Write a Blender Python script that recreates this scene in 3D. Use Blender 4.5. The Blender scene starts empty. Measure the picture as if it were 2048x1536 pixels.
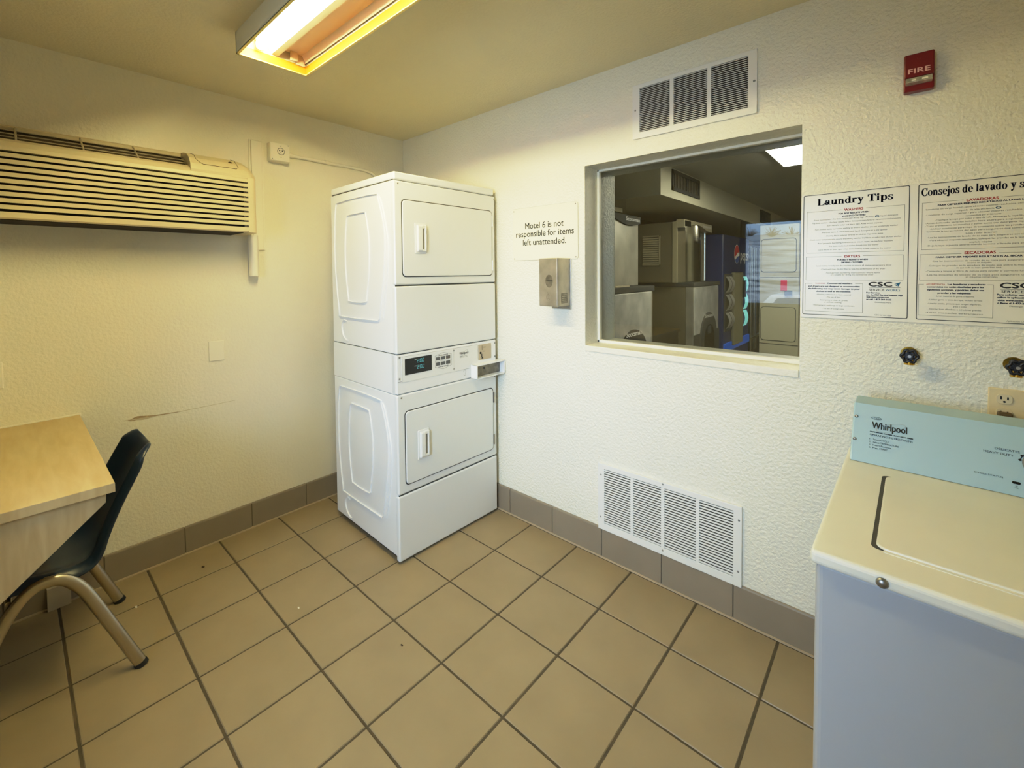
import bpy, bmesh, math, random
from mathutils import Vector, Matrix
random.seed(7)
col = bpy.context.scene.collection
PI = math.pi

# ------------------------------------------------------------------ materials
def mat(name, color, rough=0.5, metal=0.0, bump=0.0, bscale=60.0, vary=0.0, vscale=3.0,
        emit=None, estr=0.0, spec=0.5, stretch=None, bdetail=2.0, bdist=0.01):
    m = bpy.data.materials.new(name); m.use_nodes = True
    nt = m.node_tree; N = nt.nodes; Lk = nt.links
    b = N['Principled BSDF']
    c = (*color, 1.0)
    b.inputs['Base Color'].default_value = c
    b.inputs['Roughness'].default_value = rough
    b.inputs['Metallic'].default_value = metal
    b.inputs['Specular IOR Level'].default_value = spec
    if emit:
        b.inputs['Emission Color'].default_value = (*emit, 1); b.inputs['Emission Strength'].default_value = estr
    if vary or bump:
        tc = N.new('ShaderNodeTexCoord'); mp = N.new('ShaderNodeMapping')
        Lk.new(tc.outputs['Object'], mp.inputs['Vector'])
        if stretch: mp.inputs['Scale'].default_value = stretch
    if vary:
        n = N.new('ShaderNodeTexNoise'); n.inputs['Scale'].default_value = vscale; n.inputs['Detail'].default_value = 5
        Lk.new(mp.outputs['Vector'], n.inputs['Vector'])
        r = N.new('ShaderNodeValToRGB')
        r.color_ramp.elements[0].position = 0.3; r.color_ramp.elements[1].position = 0.7
        r.color_ramp.elements[0].color = (*[max(0, k * (1 - vary)) for k in color], 1)
        r.color_ramp.elements[1].color = (*[min(1, k * (1 + vary)) for k in color], 1)
        Lk.new(n.outputs['Fac'], r.inputs['Fac']); Lk.new(r.outputs['Color'], b.inputs['Base Color'])
    if bump:
        n2 = N.new('ShaderNodeTexNoise'); n2.inputs['Scale'].default_value = bscale; n2.inputs['Detail'].default_value = bdetail
        Lk.new(mp.outputs['Vector'], n2.inputs['Vector'])
        bp = N.new('ShaderNodeBump'); bp.inputs['Strength'].default_value = bump; bp.inputs['Distance'].default_value = bdist
        Lk.new(n2.outputs['Fac'], bp.inputs['Height']); Lk.new(bp.outputs['Normal'], b.inputs['Normal'])
    return m

M = {}
M['wall'] = mat('wall_paint_cream', (.83, .79, .655), .42, bump=.45, bscale=75, bdetail=3, bdist=.006, vary=.02, vscale=2)
M['wall_rough'] = mat('wall_paint_knockdown', (.83, .80, .67), .36, bump=.85, bscale=88, bdetail=4, bdist=.007, vary=.02, vscale=2)
M['ceil'] = mat('ceiling_paint', (.76, .69, .485), .6, bump=.25, bscale=90, vary=.04, vscale=1.5)
M['tile'] = mat('floor_tile_tan', (.315, .247, .147), .42, vary=.06, vscale=5, bump=.05, bscale=25, spec=.4)
M['grout'] = mat('grout_brown', (.085, .066, .038), .9, vary=.2, vscale=30)
M['basetile'] = mat('base_tile_taupe', (.27, .225, .165), .45, vary=.05, vscale=6)
M['basegrout'] = mat('base_grout', (.14, .115, .08), .9)
M['caulk'] = mat('caulk_tan', (.50, .40, .27), .6)
M['enamel'] = mat('white_enamel', (.82, .825, .81), .28)
M['enamel2'] = mat('white_enamel_panel', (.77, .78, .765), .28)
M['plasticw'] = mat('white_plastic', (.80, .80, .77), .35)
M['gap'] = mat('shadow_gap', (.06, .06, .055), .8)
M['rubber'] = mat('black_rubber', (.012, .012, .012), .7)
M['black'] = mat('black_gloss', (.008, .008, .008), .15)
M['digits'] = mat('display_digits', (.1, .5, .55), .5, emit=(.22, .62, .66), estr=.42)
M['digits2'] = mat('display_caption', (.4, .5, .5), .5, emit=(.4, .5, .5), estr=.3)
M['button'] = mat('grey_button', (.12, .12, .12), .5)
M['greytext'] = mat('grey_ink', (.12, .12, .13), .7)
M['line'] = mat('thin_line_ink', (.35, .35, .34), .7)
M['tan_plate'] = mat('tan_coin_plate', (.52, .44, .33), .35, metal=.4)
M['steel'] = mat('worn_steel', (.46, .42, .345), .38, metal=.75, vary=.15, vscale=18)
M['steeldark'] = mat('dark_steel', (.22, .20, .16), .4, metal=.7, vary=.3, vscale=40)
M['chrome'] = mat('chrome', (.55, .49, .37), .36, metal=1)
M['screw'] = mat('screw_metal', (.35, .34, .32), .35, metal=.9)
M['navy'] = mat('navy_plastic', (.008, .020, .044), .34, bump=.03, bscale=300)
M['ac'] = mat('aged_beige_plastic', (.68, .585, .37), .42, vary=.04, vscale=4)
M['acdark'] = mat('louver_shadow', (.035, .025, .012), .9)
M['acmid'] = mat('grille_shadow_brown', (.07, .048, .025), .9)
M['acbar'] = mat('grille_bar', (.42, .35, .23), .5)
M['paintbox'] = mat('painted_box', (.85, .81, .68), .4)
M['orange'] = mat('aged_orange_frame', (.72, .27, .008), .55)
M['fixture'] = mat('fixture_white', (.74, .72, .56), .5)
M['pan'] = mat('reflector_cream', (.80, .72, .53), .45, vary=.04, vscale=8)
M['tube'] = mat('lit_tube', (1, 1, .9), .5, emit=(1, .885, .43), estr=140)
M['socket'] = mat('lamp_socket', (.75, .62, .42), .5)
M['frameflash'] = mat('lit_lip', (.95, .75, .25), .5)
M['ventw'] = mat('vent_white', (.80, .79, .74), .4)
M['ventdark'] = mat('duct_dark', (.06, .05, .035), .9)
M['slatshade'] = mat('slat_shade_grey', (.13, .12, .10), .9)  # return vent slats, with their shade put into the colour
M['signw'] = mat('sign_white', (.84, .80, .64), .35)
M['ink'] = mat('black_ink', (.012, .012, .014), .7)
M['navyink'] = mat('navy_ink', (.008, .009, .035), .7)
M['redink'] = mat('red_ink', (.42, .03, .02), .7)
M['greyink'] = mat('body_ink', (.22, .21, .18), .8)
M['tealink'] = mat('teal_ink', (.01, .12, .24), .7)
M['poster'] = mat('poster_white', (.80, .77, .66), .3)
M['red'] = mat('alarm_red', (.17, .004, .008), .3)
M['pinkw'] = mat('alarm_letters', (.75, .45, .42), .5)
M['lens'] = mat('strobe_lens', (.65, .60, .50), .08, metal=.6, vary=.4, vscale=60)
M['brass'] = mat('brass', (.62, .38, .06), .25, metal=1)
M['iron'] = mat('black_handle', (.012, .012, .016), .35)
M['ivory'] = mat('ivory_plate', (.76, .62, .37), .4, vary=.10, vscale=14)
M['ivory2'] = mat('ivory_outlet', (.70, .60, .40), .4)
M['brownplug'] = mat('brown_plug', (.12, .075, .03), .5)
M['console'] = mat('console_blue', (.38, .55, .655), .35)
M['lid'] = mat('cream_enamel', (.80, .785, .68), .3, vary=.03, vscale=6)
M['washer'] = mat('washer_white_shaded', (.42, .445, .475), .3)  # white enamel greyed to stand in for a bystander's shadow
M['knob'] = mat('grey_knob', (.22, .20, .20), .35)
M['woodpale'] = mat('raw_wood', (.55, .47, .34), .7, vary=.1, vscale=12)
M['scuff'] = mat('wall_scuff', (.44, .33, .19), .9, vary=.3, vscale=60)
M['scuff2'] = mat('wall_scuff_faint', (.60, .52, .36), .9)
M['lint'] = mat('lint_white', (.75, .72, .62), .9)
M['leaf'] = mat('dry_leaf', (.05, .028, .012), .9)
# other room
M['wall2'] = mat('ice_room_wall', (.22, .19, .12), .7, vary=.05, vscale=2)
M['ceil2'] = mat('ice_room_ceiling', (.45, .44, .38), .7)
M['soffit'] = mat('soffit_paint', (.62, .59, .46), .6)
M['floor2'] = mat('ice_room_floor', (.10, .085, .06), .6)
M['icest'] = mat('ice_machine_steel', (.50, .48, .42), .33, metal=.6, vary=.2, vscale=5)
M['icest2'] = mat('ice_bin_steel', (.62, .62, .60), .35, metal=.45, vary=.25, vscale=6)
M['icetrim'] = mat('ice_trim_grey', (.07, .07, .066), .85, spec=.15)
M['iceside'] = mat('ice_side_shaded', (.17, .145, .09), .55)  # machine sides darkened: their shade is put into the colour
M['icetan'] = mat('ice_flange_tan', (.40, .36, .24), .45)
M['bluev'] = mat('vending_blue', (.006, .022, .13), .35)
M['bluev2'] = mat('vending_blue_bright', (.01, .11, .55), .4, emit=(.01, .11, .6), estr=.25)
M['khaki'] = mat('vending_khaki', (.27, .25, .16), .5)
M['cyan'] = mat('vending_cyan', (.35, .75, .75), .4, emit=(.25, .85, .85), estr=.55)
M['snackdark'] = mat('snack_glass_dark', (.02, .02, .018), .15)
M['redlogo'] = mat('logo_red', (.55, .02, .03), .5)
M['whitelogo'] = mat('logo_white', (.8, .8, .8), .5)
M['lightblue'] = mat('logo_blue', (.02, .10, .45), .5)
M['beige2'] = mat('beige_appliance', (.38, .355, .26), .45)
M['light2'] = mat('ice_room_lamp', (1, 1, .9), .5, emit=(1, .95, .78), estr=55)
M['car'] = mat('car_white', (.75, .78, .82), .3)
M['carglass'] = mat('car_glass', (.08, .14, .25), .15)
M['scrub'] = mat('dry_scrub', (.16, .14, .10), .9, vary=.4, vscale=8)
M['asphalt'] = mat('asphalt', (.16, .16, .17), .9, vary=.2, vscale=4)

def hill_mat():
    m = bpy.data.materials.new('hillside'); m.use_nodes = True
    N = m.node_tree.nodes; Lk = m.node_tree.links; b = N['Principled BSDF']
    tc = N.new('ShaderNodeTexCoord'); mp = N.new('ShaderNodeMapping'); mp.inputs['Scale'].default_value = (.35, 1, 2.6)
    n = N.new('ShaderNodeTexNoise'); n.inputs['Scale'].default_value = 1.7; n.inputs['Detail'].default_value = 8; n.inputs['Roughness'].default_value = .7
    r = N.new('ShaderNodeValToRGB'); r.color_ramp.elements[0].position = .36; r.color_ramp.elements[1].position = .62
    r.color_ramp.elements[0].color = (.05, .065, .09, 1); r.color_ramp.elements[1].color = (.52, .55, .57, 1)
    Lk.new(tc.outputs['Object'], mp.inputs['Vector']); Lk.new(mp.outputs['Vector'], n.inputs['Vector'])
    Lk.new(n.outputs['Fac'], r.inputs['Fac']); Lk.new(r.outputs['Color'], b.inputs['Base Color'])
    b.inputs['Roughness'].default_value = .9
    return m
M['hill'] = hill_mat()

def wood_mat(name, ca, cb):
    m = bpy.data.materials.new(name); m.use_nodes = True
    N = m.node_tree.nodes; Lk = m.node_tree.links; b = N['Principled BSDF']
    tc = N.new('ShaderNodeTexCoord'); mp = N.new('ShaderNodeMapping'); mp.inputs['Scale'].default_value = (2.5, 16, 2.5)
    n = N.new('ShaderNodeTexNoise'); n.inputs['Scale'].default_value = 2.2; n.inputs['Detail'].default_value = 7; n.inputs['Distortion'].default_value = .35
    r = N.new('ShaderNodeValToRGB'); r.color_ramp.elements[0].position = .3; r.color_ramp.elements[1].position = .72
    r.color_ramp.elements[0].color = (*ca, 1); r.color_ramp.elements[1].color = (*cb, 1)
    Lk.new(tc.outputs['Object'], mp.inputs['Vector']); Lk.new(mp.outputs['Vector'], n.inputs['Vector'])
    Lk.new(n.outputs['Fac'], r.inputs['Fac']); Lk.new(r.outputs['Color'], b.inputs['Base Color'])
    b.inputs['Roughness'].default_value = .4
    return m
M['wood'] = wood_mat('maple_laminate', (.51, .375, .165), (.61, .48, .25))
M['woodside'] = wood_mat('maple_laminate_side', (.40, .29, .135), (.50, .385, .205))

def glass_mat(name, tint, fac):
    m = bpy.data.materials.new(name); m.use_nodes = True
    N = m.node_tree.nodes; Lk = m.node_tree.links
    N.remove(N['Principled BSDF']); out = N['Material Output']
    t = N.new('ShaderNodeBsdfTransparent'); t.inputs['Color'].default_value = (*tint, 1)
    g = N.new('ShaderNodeBsdfGlossy'); g.inputs['Roughness'].default_value = 0.0
    lw = N.new('ShaderNodeFresnel'); lw.inputs['IOR'].default_value = 1.5
    ad = N.new('ShaderNodeMath'); ad.operation = 'ADD'; ad.inputs[1].default_value = fac
    Lk.new(lw.outputs['Fac'], ad.inputs[0])
    mx = N.new('ShaderNodeMixShader')
    Lk.new(ad.outputs[0], mx.inputs['Fac']); Lk.new(t.outputs['BSDF'], mx.inputs[1]); Lk.new(g.outputs['BSDF'], mx.inputs[2])
    Lk.new(mx.outputs['Shader'], out.inputs['Surface'])
    return m
M['glass'] = glass_mat('window_glass', (.88, .90, .86), .035)
M['glassout'] = glass_mat('outer_window_glass', (.97, .98, 1), .0)

# ------------------------------------------------------------------ mesh builder
class MB:
    def __init__(self): self.V = []; self.F = []; self.I = []; self.S = []
    def add(self, verts, faces, mi=0, smooth=False):
        o = len(self.V); self.V += [tuple(v) for v in verts]
        for f in faces:
            self.F.append(tuple(o + k for k in f)); self.I.append(mi); self.S.append(smooth)
        return self
    def bm(self, bm, mi=0, smooth=False, mtx=None):
        bm.verts.index_update()
        vs = [(mtx @ v.co) if mtx else v.co.copy() for v in bm.verts]
        self.add(vs, [[v.index for v in f.verts] for f in bm.faces], mi, smooth); bm.free(); return self
    def box(self, x0, x1, y0, y1, z0, z1, mi=0, bev=0, seg=2, mtx=None):
        bm = bmesh.new(); bmesh.ops.create_cube(bm, size=1)
        for v in bm.verts:
            v.co = Vector((x0 if v.co.x < 0 else x1, y0 if v.co.y < 0 else y1, z0 if v.co.z < 0 else z1))
        if x0 > x1 or y0 > y1 or z0 > z1: bmesh.ops.recalc_face_normals(bm, faces=bm.faces)
        if bev: bmesh.ops.bevel(bm, geom=list(bm.edges), offset=bev, segments=seg, affect='EDGES', profile=.5)
        return self.bm(bm, mi, False, mtx)
    def cyl(self, p0, p1, r, mi=0, seg=16, r2=None, caps=True):
        p0, p1 = Vector(p0), Vector(p1); d = (p1 - p0); q = d.to_track_quat('Z', 'Y').to_matrix()
        r2 = r if r2 is None else r2
        a = [p0 + q @ Vector((r * math.cos(2 * PI * k / seg), r * math.sin(2 * PI * k / seg), 0)) for k in range(seg)]
        b = [p1 + q @ Vector((r2 * math.cos(2 * PI * k / seg), r2 * math.sin(2 * PI * k / seg), 0)) for k in range(seg)]
        self.add(a + b, [(k, (k + 1) % seg, seg + (k + 1) % seg, seg + k) for k in range(seg)], mi, True)
        if caps: self.add(a, [tuple(reversed(range(seg)))], mi); self.add(b, [tuple(range(seg))], mi)
        return self
    def tube(self, pts, r, mi=0, seg=10, up=None, rb=None, closed=False):
        pts = [Vector(p) for p in pts]; n = len(pts); rings = []
        rb = rb or r; u = Vector(up) if up else None
        for i, p in enumerate(pts):
            if closed: t = pts[(i + 1) % n] - pts[i - 1]
            else: t = pts[min(i + 1, n - 1)] - pts[max(i - 1, 0)]
            t.normalize()
            if u is None:
                u = t.cross(Vector((0, 0, 1)))
                if u.length < 1e-3: u = t.cross(Vector((0, 1, 0)))
            a = (u - t * u.dot(t)).normalized(); b = t.cross(a)
            if not up: u = a
            rings.append([p + a * (r * math.cos(2 * PI * k / seg)) + b * (rb * math.sin(2 * PI * k / seg)) for k in range(seg)])
        V = [v for g in rings for v in g]; F = []
        for i in range(n if closed else n - 1):
            j = (i + 1) % n
            F += [(i * seg + k, i * seg + (k + 1) % seg, j * seg + (k + 1) % seg, j * seg + k) for k in range(seg)]
        self.add(V, F, mi, True)
        if not closed:
            self.add(rings[0], [tuple(reversed(range(seg)))], mi); self.add(rings[-1], [tuple(range(seg))], mi)
        return self
    def prism(self, poly, f0, f1, mi=0, bev=0, smooth=False):
        """poly of 2D points; f0/f1 map (a,b)->3D for the two end faces"""
        n = len(poly); bm = bmesh.new()
        A = [bm.verts.new(f0(*p)) for p in poly]; B = [bm.verts.new(f1(*p)) for p in poly]
        fa = bm.faces.new(A); fb = bm.faces.new(list(reversed(B)))
        for k in range(n): bm.faces.new((A[k], B[k], B[(k + 1) % n], A[(k + 1) % n]))
        bmesh.ops.recalc_face_normals(bm, faces=bm.faces)
        if bev: bmesh.ops.bevel(bm, geom=list(set(fa.edges) | set(fb.edges)), offset=bev, segments=2, affect='EDGES', profile=.5)
        return self.bm(bm, mi, smooth)
    def rplate(self, x0, x1, z0, z1, r, y0, y1, mi=0, bev=0, n=6):
        return self.prism(rrect(x0, x1, z0, z1, r, n), lambda a, b: (a, y0, b), lambda a, b: (a, y1, b), mi, bev)
    def sphere(self, c, rx, ry, rz, mi=0, seg=16):
        bm = bmesh.new(); bmesh.ops.create_uvsphere(bm, u_segments=seg, v_segments=seg // 2, radius=1)
        for v in bm.verts: v.co = Vector((c[0] + v.co.x * rx, c[1] + v.co.y * ry, c[2] + v.co.z * rz))
        return self.bm(bm, mi, True)
    def flat(self, pts2, mtx, mi=0):
        return self.add([mtx @ Vector((p[0], p[1], p[2] if len(p) > 2 else 0)) for p in pts2], [tuple(range(len(pts2)))], mi)
    def build(self, name, mats, parent=None, kind=None, label=None):
        me = bpy.data.meshes.new(name); me.from_pydata(self.V, [], self.F)
        mats = mats if isinstance(mats, (list, tuple)) else [mats]
        for m in mats: me.materials.append(M[m] if isinstance(m, str) else m)
        me.polygons.foreach_set('material_index', self.I); me.polygons.foreach_set('use_smooth', self.S)
        me.update()
        o = bpy.data.objects.new(name, me); col.objects.link(o)
        if parent: o.parent = parent
        if kind: o['kind'] = kind
        if label: o['label'] = label
        return o

def rrect(x0, x1, z0, z1, r, n=6):
    P = []
    for cx, cz, a in ((x1 - r, z1 - r, 0), (x0 + r, z1 - r, 90), (x0 + r, z0 + r, 180), (x1 - r, z0 + r, 270)):
        for k in range(n + 1):
            t = math.radians(a + 90 * k / n); P.append((cx + r * math.cos(t), cz + r * math.sin(t)))
    return P

def thing(name, label, cat, loc=(0, 0, 0), rotz=0, group=None):
    o = bpy.data.objects.new(name, None); col.objects.link(o)
    o.empty_display_size = .05
    o.location = loc; o.rotation_euler = (0, 0, rotz)
    o['label'] = label; o['category'] = cat
    if group: o['group'] = group
    return o
def tag(o, label, cat, group=None, kind=None):
    o['label'] = label; o['category'] = cat
    if group: o['group'] = group
    if kind: o['kind'] = kind
    return o
def copy_tree(o, parent=None):
    c = o.copy(); col.objects.link(c)
    if parent: c.parent = parent
    for ch in list(o.children): copy_tree(ch, c)
    return c

# ------------------------------------------------------------------ lettering
_cache = {}
def glyphs(s, spacing=1.0):
    k = (s, spacing)
    if k not in _cache:
        cu = bpy.data.curves.new('t', 'FONT'); cu.body = s; cu.size = 1.0; cu.space_character = spacing; cu.resolution_u = 3
        ob = bpy.data.objects.new('t', cu); col.objects.link(ob)
        bpy.context.view_layer.update()
        me = bpy.data.meshes.new_from_object(ob.evaluated_get(bpy.context.evaluated_depsgraph_get()))
        V = [(v.co.x, v.co.y) for v in me.vertices]; F = [tuple(p.vertices) for p in me.polygons]
        bpy.data.objects.remove(ob); bpy.data.curves.remove(cu); bpy.data.meshes.remove(me)
        _cache[k] = (V, F)
    return _cache[k]
_cap = None
def cap():
    global _cap
    if _cap is None: _cap = max(v[1] for v in glyphs('H')[0])
    return _cap
class Ink(MB):
    """lettering lying in the plane of mtx (x right, y up, z out)"""
    def __init__(self, mtx): super().__init__(); self.m = mtx
    def text(self, s, x0, x1, y, h, mi=0, bold=0, slant=0, spacing=1.0):
        V, F = glyphs(s, spacing); a = min(v[0] for v in V); b = max(v[0] for v in V)
        sx = (x1 - x0) / (b - a); sy = h / cap()
        offs = [(0, 0)] if not bold else [(-bold, 0), (bold, 0), (0, bold * .6), (0, -bold * .6)]
        for q, (ox, oy) in enumerate(offs):
            self.add([self.m @ Vector((x0 + (v[0] - a) * sx + ox + slant * v[1] * sy, y + v[1] * sy + oy, .0001 * q)) for v in V], F, mi)
        return self
    def ctext(self, s, cx, y, h, mi=0, bold=0, sx=1.0):
        V, F = glyphs(s); w = (max(v[0] for v in V) - min(v[0] for v in V)) * h / cap() * sx
        return self.text(s, cx - w / 2, cx + w / 2, y, h, mi, bold)
    def rect(self, x0, x1, y0, y1, mi=0):
        return self.flat([(x0, y0), (x1, y0), (x1, y1), (x0, y1)], self.m, mi)
    def poly(self, pts, mi=0): return self.flat(pts, self.m, mi)
    def ring(self, cx, cy, rx, ry, wx, wy, a0=0, a1=360, n=28, mi=0, rot=0):
        cr, sr = math.cos(math.radians(rot)), math.sin(math.radians(rot)); V = []
        for k in range(n + 1):
            t = math.radians(a0 + (a1 - a0) * k / n)
            for X, Y in ((rx, ry), (rx - wx, ry - wy)):
                u, v = X * math.cos(t), Y * math.sin(t)
                V.append(self.m @ Vector((cx + u * cr - v * sr, cy + u * sr + v * cr, 0)))
        return self.add(V, [(2 * k, 2 * k + 2, 2 * k + 3, 2 * k + 1) if a1 > a0 else (2 * k, 2 * k + 1, 2 * k + 3, 2 * k + 2) for k in range(n)], mi)
    def line(self, pts, w, mi=0, closed=False):
        n = len(pts)
        for i in range(n if closed else n - 1):
            a = Vector(pts[i]); b = Vector(pts[(i + 1) % n]); d = (b - a).normalized(); p = Vector((-d.y, d.x)) * w / 2; d = d * w / 2
            self.poly([a - d - p, b + d - p, b + d + p, a - d + p], mi)
        return self

# bold serif alphabet, hand drawn: width and strokes in units where cap height = .72, x height = .5
def R(x0, y0, x1, y1): return ('r', x0, y0, x1, y1)
def O(cx, cy, rx, ry, wx, wy, a0=0, a1=360): return ('o', cx, cy, rx, ry, wx, wy, a0, a1)
def P(*p): return ('p', p)
sf = .035
SER = {
 ' ': (.28, []),
 'L': (.66, [R(.09, 0, .25, .72), R(.02, .72 - sf, .34, .72), R(.02, 0, .6, sf), P((.34, 0), (.62, 0), (.64, .24), (.60, .24), (.53, .07), (.34, .035))]),
 'T': (.70, [R(.27, 0, .43, .72), R(.18, 0, .52, sf), R(.04, .72 - sf, .66, .72), P((.03, .50), (.065, .50), (.13, .67), (.27, .69), (.27, .72), (.04, .72)), P((.67, .50), (.66, .72), (.43, .72), (.43, .69), (.57, .67), (.635, .50))]),
 'C': (.72, [O(.40, .36, .36, .38, .16, .04, 48, 312), P((.56, .54), (.66, .48), (.67, .74), (.635, .74), (.60, .66)), P((.56, .17), (.60, .08), (.68, .17), (.68, .22), (.63, .2))]),
 'a': (.54, [R(.29, .03, .42, .38), O(.24, .36, .18, .15, .09, .04, 0, 150), O(.12, .37, .06, .06, .06, .06), O(.20, .145, .17, .155, .13, .05), R(.40, 0, .52, .045)]),
 'u': (.60, [R(.08, .12, .21, .5), R(.01, .5 - sf, .21, .5), O(.25, .17, .17, .18, .13, .06, 180, 360), R(.38, 0, .51, .5), R(.31, .5 - sf, .51, .5), R(.38, 0, .58, sf)]),
 'n': (.62, [R(.08, 0, .21, .5), R(.01, .5 - sf, .21, .5), R(.01, 0, .28, sf), O(.32, .33, .18, .18, .13, .06, 0, 160), R(.37, 0, .50, .34), R(.31, 0, .58, sf)]),
 'd': (.58, [O(.24, .25, .22, .26, .12, .04), R(.34, 0, .47, .72), R(.25, .72 - sf, .47, .72), R(.34, 0, .55, sf)]),
 'r': (.46, [R(.08, 0, .21, .5), R(.01, .5 - sf, .21, .5), R(.01, 0, .30, sf), O(.32, .36, .12, .14, .06, .05, 60, 170), O(.36, .42, .065, .065, .065, .065)]),
 'y': (.56, [P((.06, .5), (.21, .5), (.36, .12), (.29, 0)), R(0, .5 - sf, .28, .5), R(.34, .5 - sf, .55, .5), P((.44, .5), (.49, .5), (.27, -.12), (.20, -.19), (.17, -.17), (.25, -.05)), O(.15, -.15, .075, .075, .075, .075)]),
 'i': (.32, [R(.09, 0, .22, .5), R(.02, .5 - sf, .22, .5), R(.02, 0, .29, sf), O(.155, .64, .08, .08, .08, .08)]),
 'p': (.58, [R(.08, -.22, .21, .5), R(.01, .5 - sf, .21, .5), R(.01, -.22, .29, -.22 + sf), O(.31, .25, .22, .26, .12, .04)]),
 's': (.46, [O(.22, .375, .17, .135, .11, .05, 40, 250), O(.23, .135, .19, .145, .12, .05, -140, 75), P((.06, .36), (.17, .26), (.42, .14), (.30, .26)), P((.33, .4), (.37, .34), (.40, .34), (.39, .5), (.36, .5)), P((.03, 0), (.06, 0), (.11, .1), (.06, .17), (.03, .17))]),
 'o': (.54, [O(.27, .25, .24, .26, .125, .035)]),
 'e': (.50, [O(.26, .25, .23, .26, .125, .04, 0, 318), R(.10, .25, .485, .29)]),
 'c': (.48, [O(.27, .25, .23, .26, .125, .04, 45, 318), O(.38, .385, .065, .065, .065, .065)]),
 'j': (.30, [R(.09, -.1, .22, .5), R(.01, .5 - sf, .22, .5), O(.10, -.1, .12, .12, .07, .05, 180, 360), O(.03, -.11, .065, .065, .065, .065), O(.155, .64, .08, .08, .08, .08)]),
 'l': (.32, [R(.09, 0, .22, .72), R(.02, .72 - sf, .22, .72), R(.02, 0, .29, sf)]),
 'v': (.56, [P((.06, .5), (.21, .5), (.35, .15), (.29, 0)), P((.42, .5), (.47, .5), (.31, 0), (.27, .04)), R(0, .5 - sf, .28, .5), R(.34, .5 - sf, .55, .5)]),
}
def serif(ink, s, x0, x1, y, h, mi=0):
    W = sum(SER[c][0] for c in s); sx = (x1 - x0) / W; sy = h / .72; x = x0; zz = 0
    for c in s:
        for q in SER[c][1]:
            if q[0] == 'r': ink.rect(x + q[1] * sx, x + q[3] * sx, y + q[2] * sy, y + q[4] * sy, mi)
            elif q[0] == 'p': ink.poly([(x + a * sx, y + b * sy) for a, b in q[1]], mi)
            else:
                _, cx, cy, rx, ry, wx, wy, a0, a1 = q
                ink.ring(x + cx * sx, y + cy * sy, rx * sx, ry * sy, wx * sx, wy * sy, a0, a1, 24, mi)
        x += SER[c][0] * sx
    return ink

def plane(o, x, y):
    X = Vector(x).normalized(); Y = Vector(y).normalized(); Z = X.cross(Y); o = Vector(o)
    return Matrix(((X.x, Y.x, Z.x, o.x), (X.y, Y.y, Z.y, o.y), (X.z, Y.z, Z.z, o.z), (0, 0, 0, 1)))
WALLR = lambda y: plane((0, y, 0), (1, 0, 0), (0, 0, 1))

# ------------------------------------------------------------------ camera (shift lens: verticals kept upright)
cd = bpy.data.cameras.new('camera'); cam = bpy.data.objects.new('camera', cd); col.objects.link(cam)
f, cx, cy, yaw, pit, rol = 883.4624, 1017.5828, 573.6181, .7239, .0321, -.0089
cd.sensor_width = 36; cd.sensor_fit = 'HORIZONTAL'; cd.lens = f / 2048 * 36
cd.shift_x = (1024 - cx) / 2048; cd.shift_y = (cy - 768) / 2048; cd.clip_start = .05; cd.clip_end = 300
Fv = Vector((-math.sin(yaw) * math.cos(pit), math.cos(yaw) * math.cos(pit), -math.sin(pit)))
Rv = Vector((math.cos(yaw), math.sin(yaw), 0)); Uv = Rv.cross(Fv)
R2 = Rv * math.cos(rol) + Uv * math.sin(rol); U2 = R2.cross(Fv)
cam.matrix_world = Matrix(((R2.x, U2.x, -Fv.x, 2.7557), (R2.y, U2.y, -Fv.y, -1.9527), (R2.z, U2.z, -Fv.z, 1.4435), (0, 0, 0, 1)))
bpy.context.scene.camera = cam

# ------------------------------------------------------------------ room shell
H = 2.42; XR = 3.75; YB = -3.25; T = .315
WX0, WX1, WZ0, WZ1 = 1.551, 2.480, 1.067, 1.980
# floor: tiles with recessed grout
S, OX, OY = .3067, .2767, -.0117
fl = MB()
fl.add([(-.05, YB, -.003), (XR, YB, -.003), (XR, .05, -.003), (-.05, .05, -.003)], [(0, 1, 2, 3)], 1)
fl.box(-.05, XR, YB, .05, -.12, -.004, 1)
g = .0040
for i in range(-1, 13):
    for j in range(-1, 12):
        x0, x1 = max(0, OX + i * S + g), min(XR, OX + (i + 1) * S - g)
        y1, y0 = min(0, OY - j * S - g), max(YB, OY - (j + 1) * S + g)
        if x1 - x0 < .01 or y1 - y0 < .01: continue
        e = .002
        fl.add([(x0, y0, -.003), (x1, y0, -.003), (x1, y1, -.003), (x0, y1, -.003), (x0 + e, y0 + e, 0), (x1 - e, y0 + e, 0), (x1 - e, y1 - e, 0), (x0 + e, y1 - e, 0)],
               [(4, 5, 6, 7), (0, 1, 5, 4), (1, 2, 6, 5), (2, 3, 7, 6), (3, 0, 4, 7)], 0)
fl.build('floor', ['tile', 'grout'], kind='structure')
MB().box(-.15, XR + .15, YB - .15, .0, H, H + .12).build('ceiling', 'ceil', kind='structure')
wl = MB().box(-.15, 0, YB - .15, T, -.1, H).build('wall_left', 'wall', kind='structure')
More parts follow.
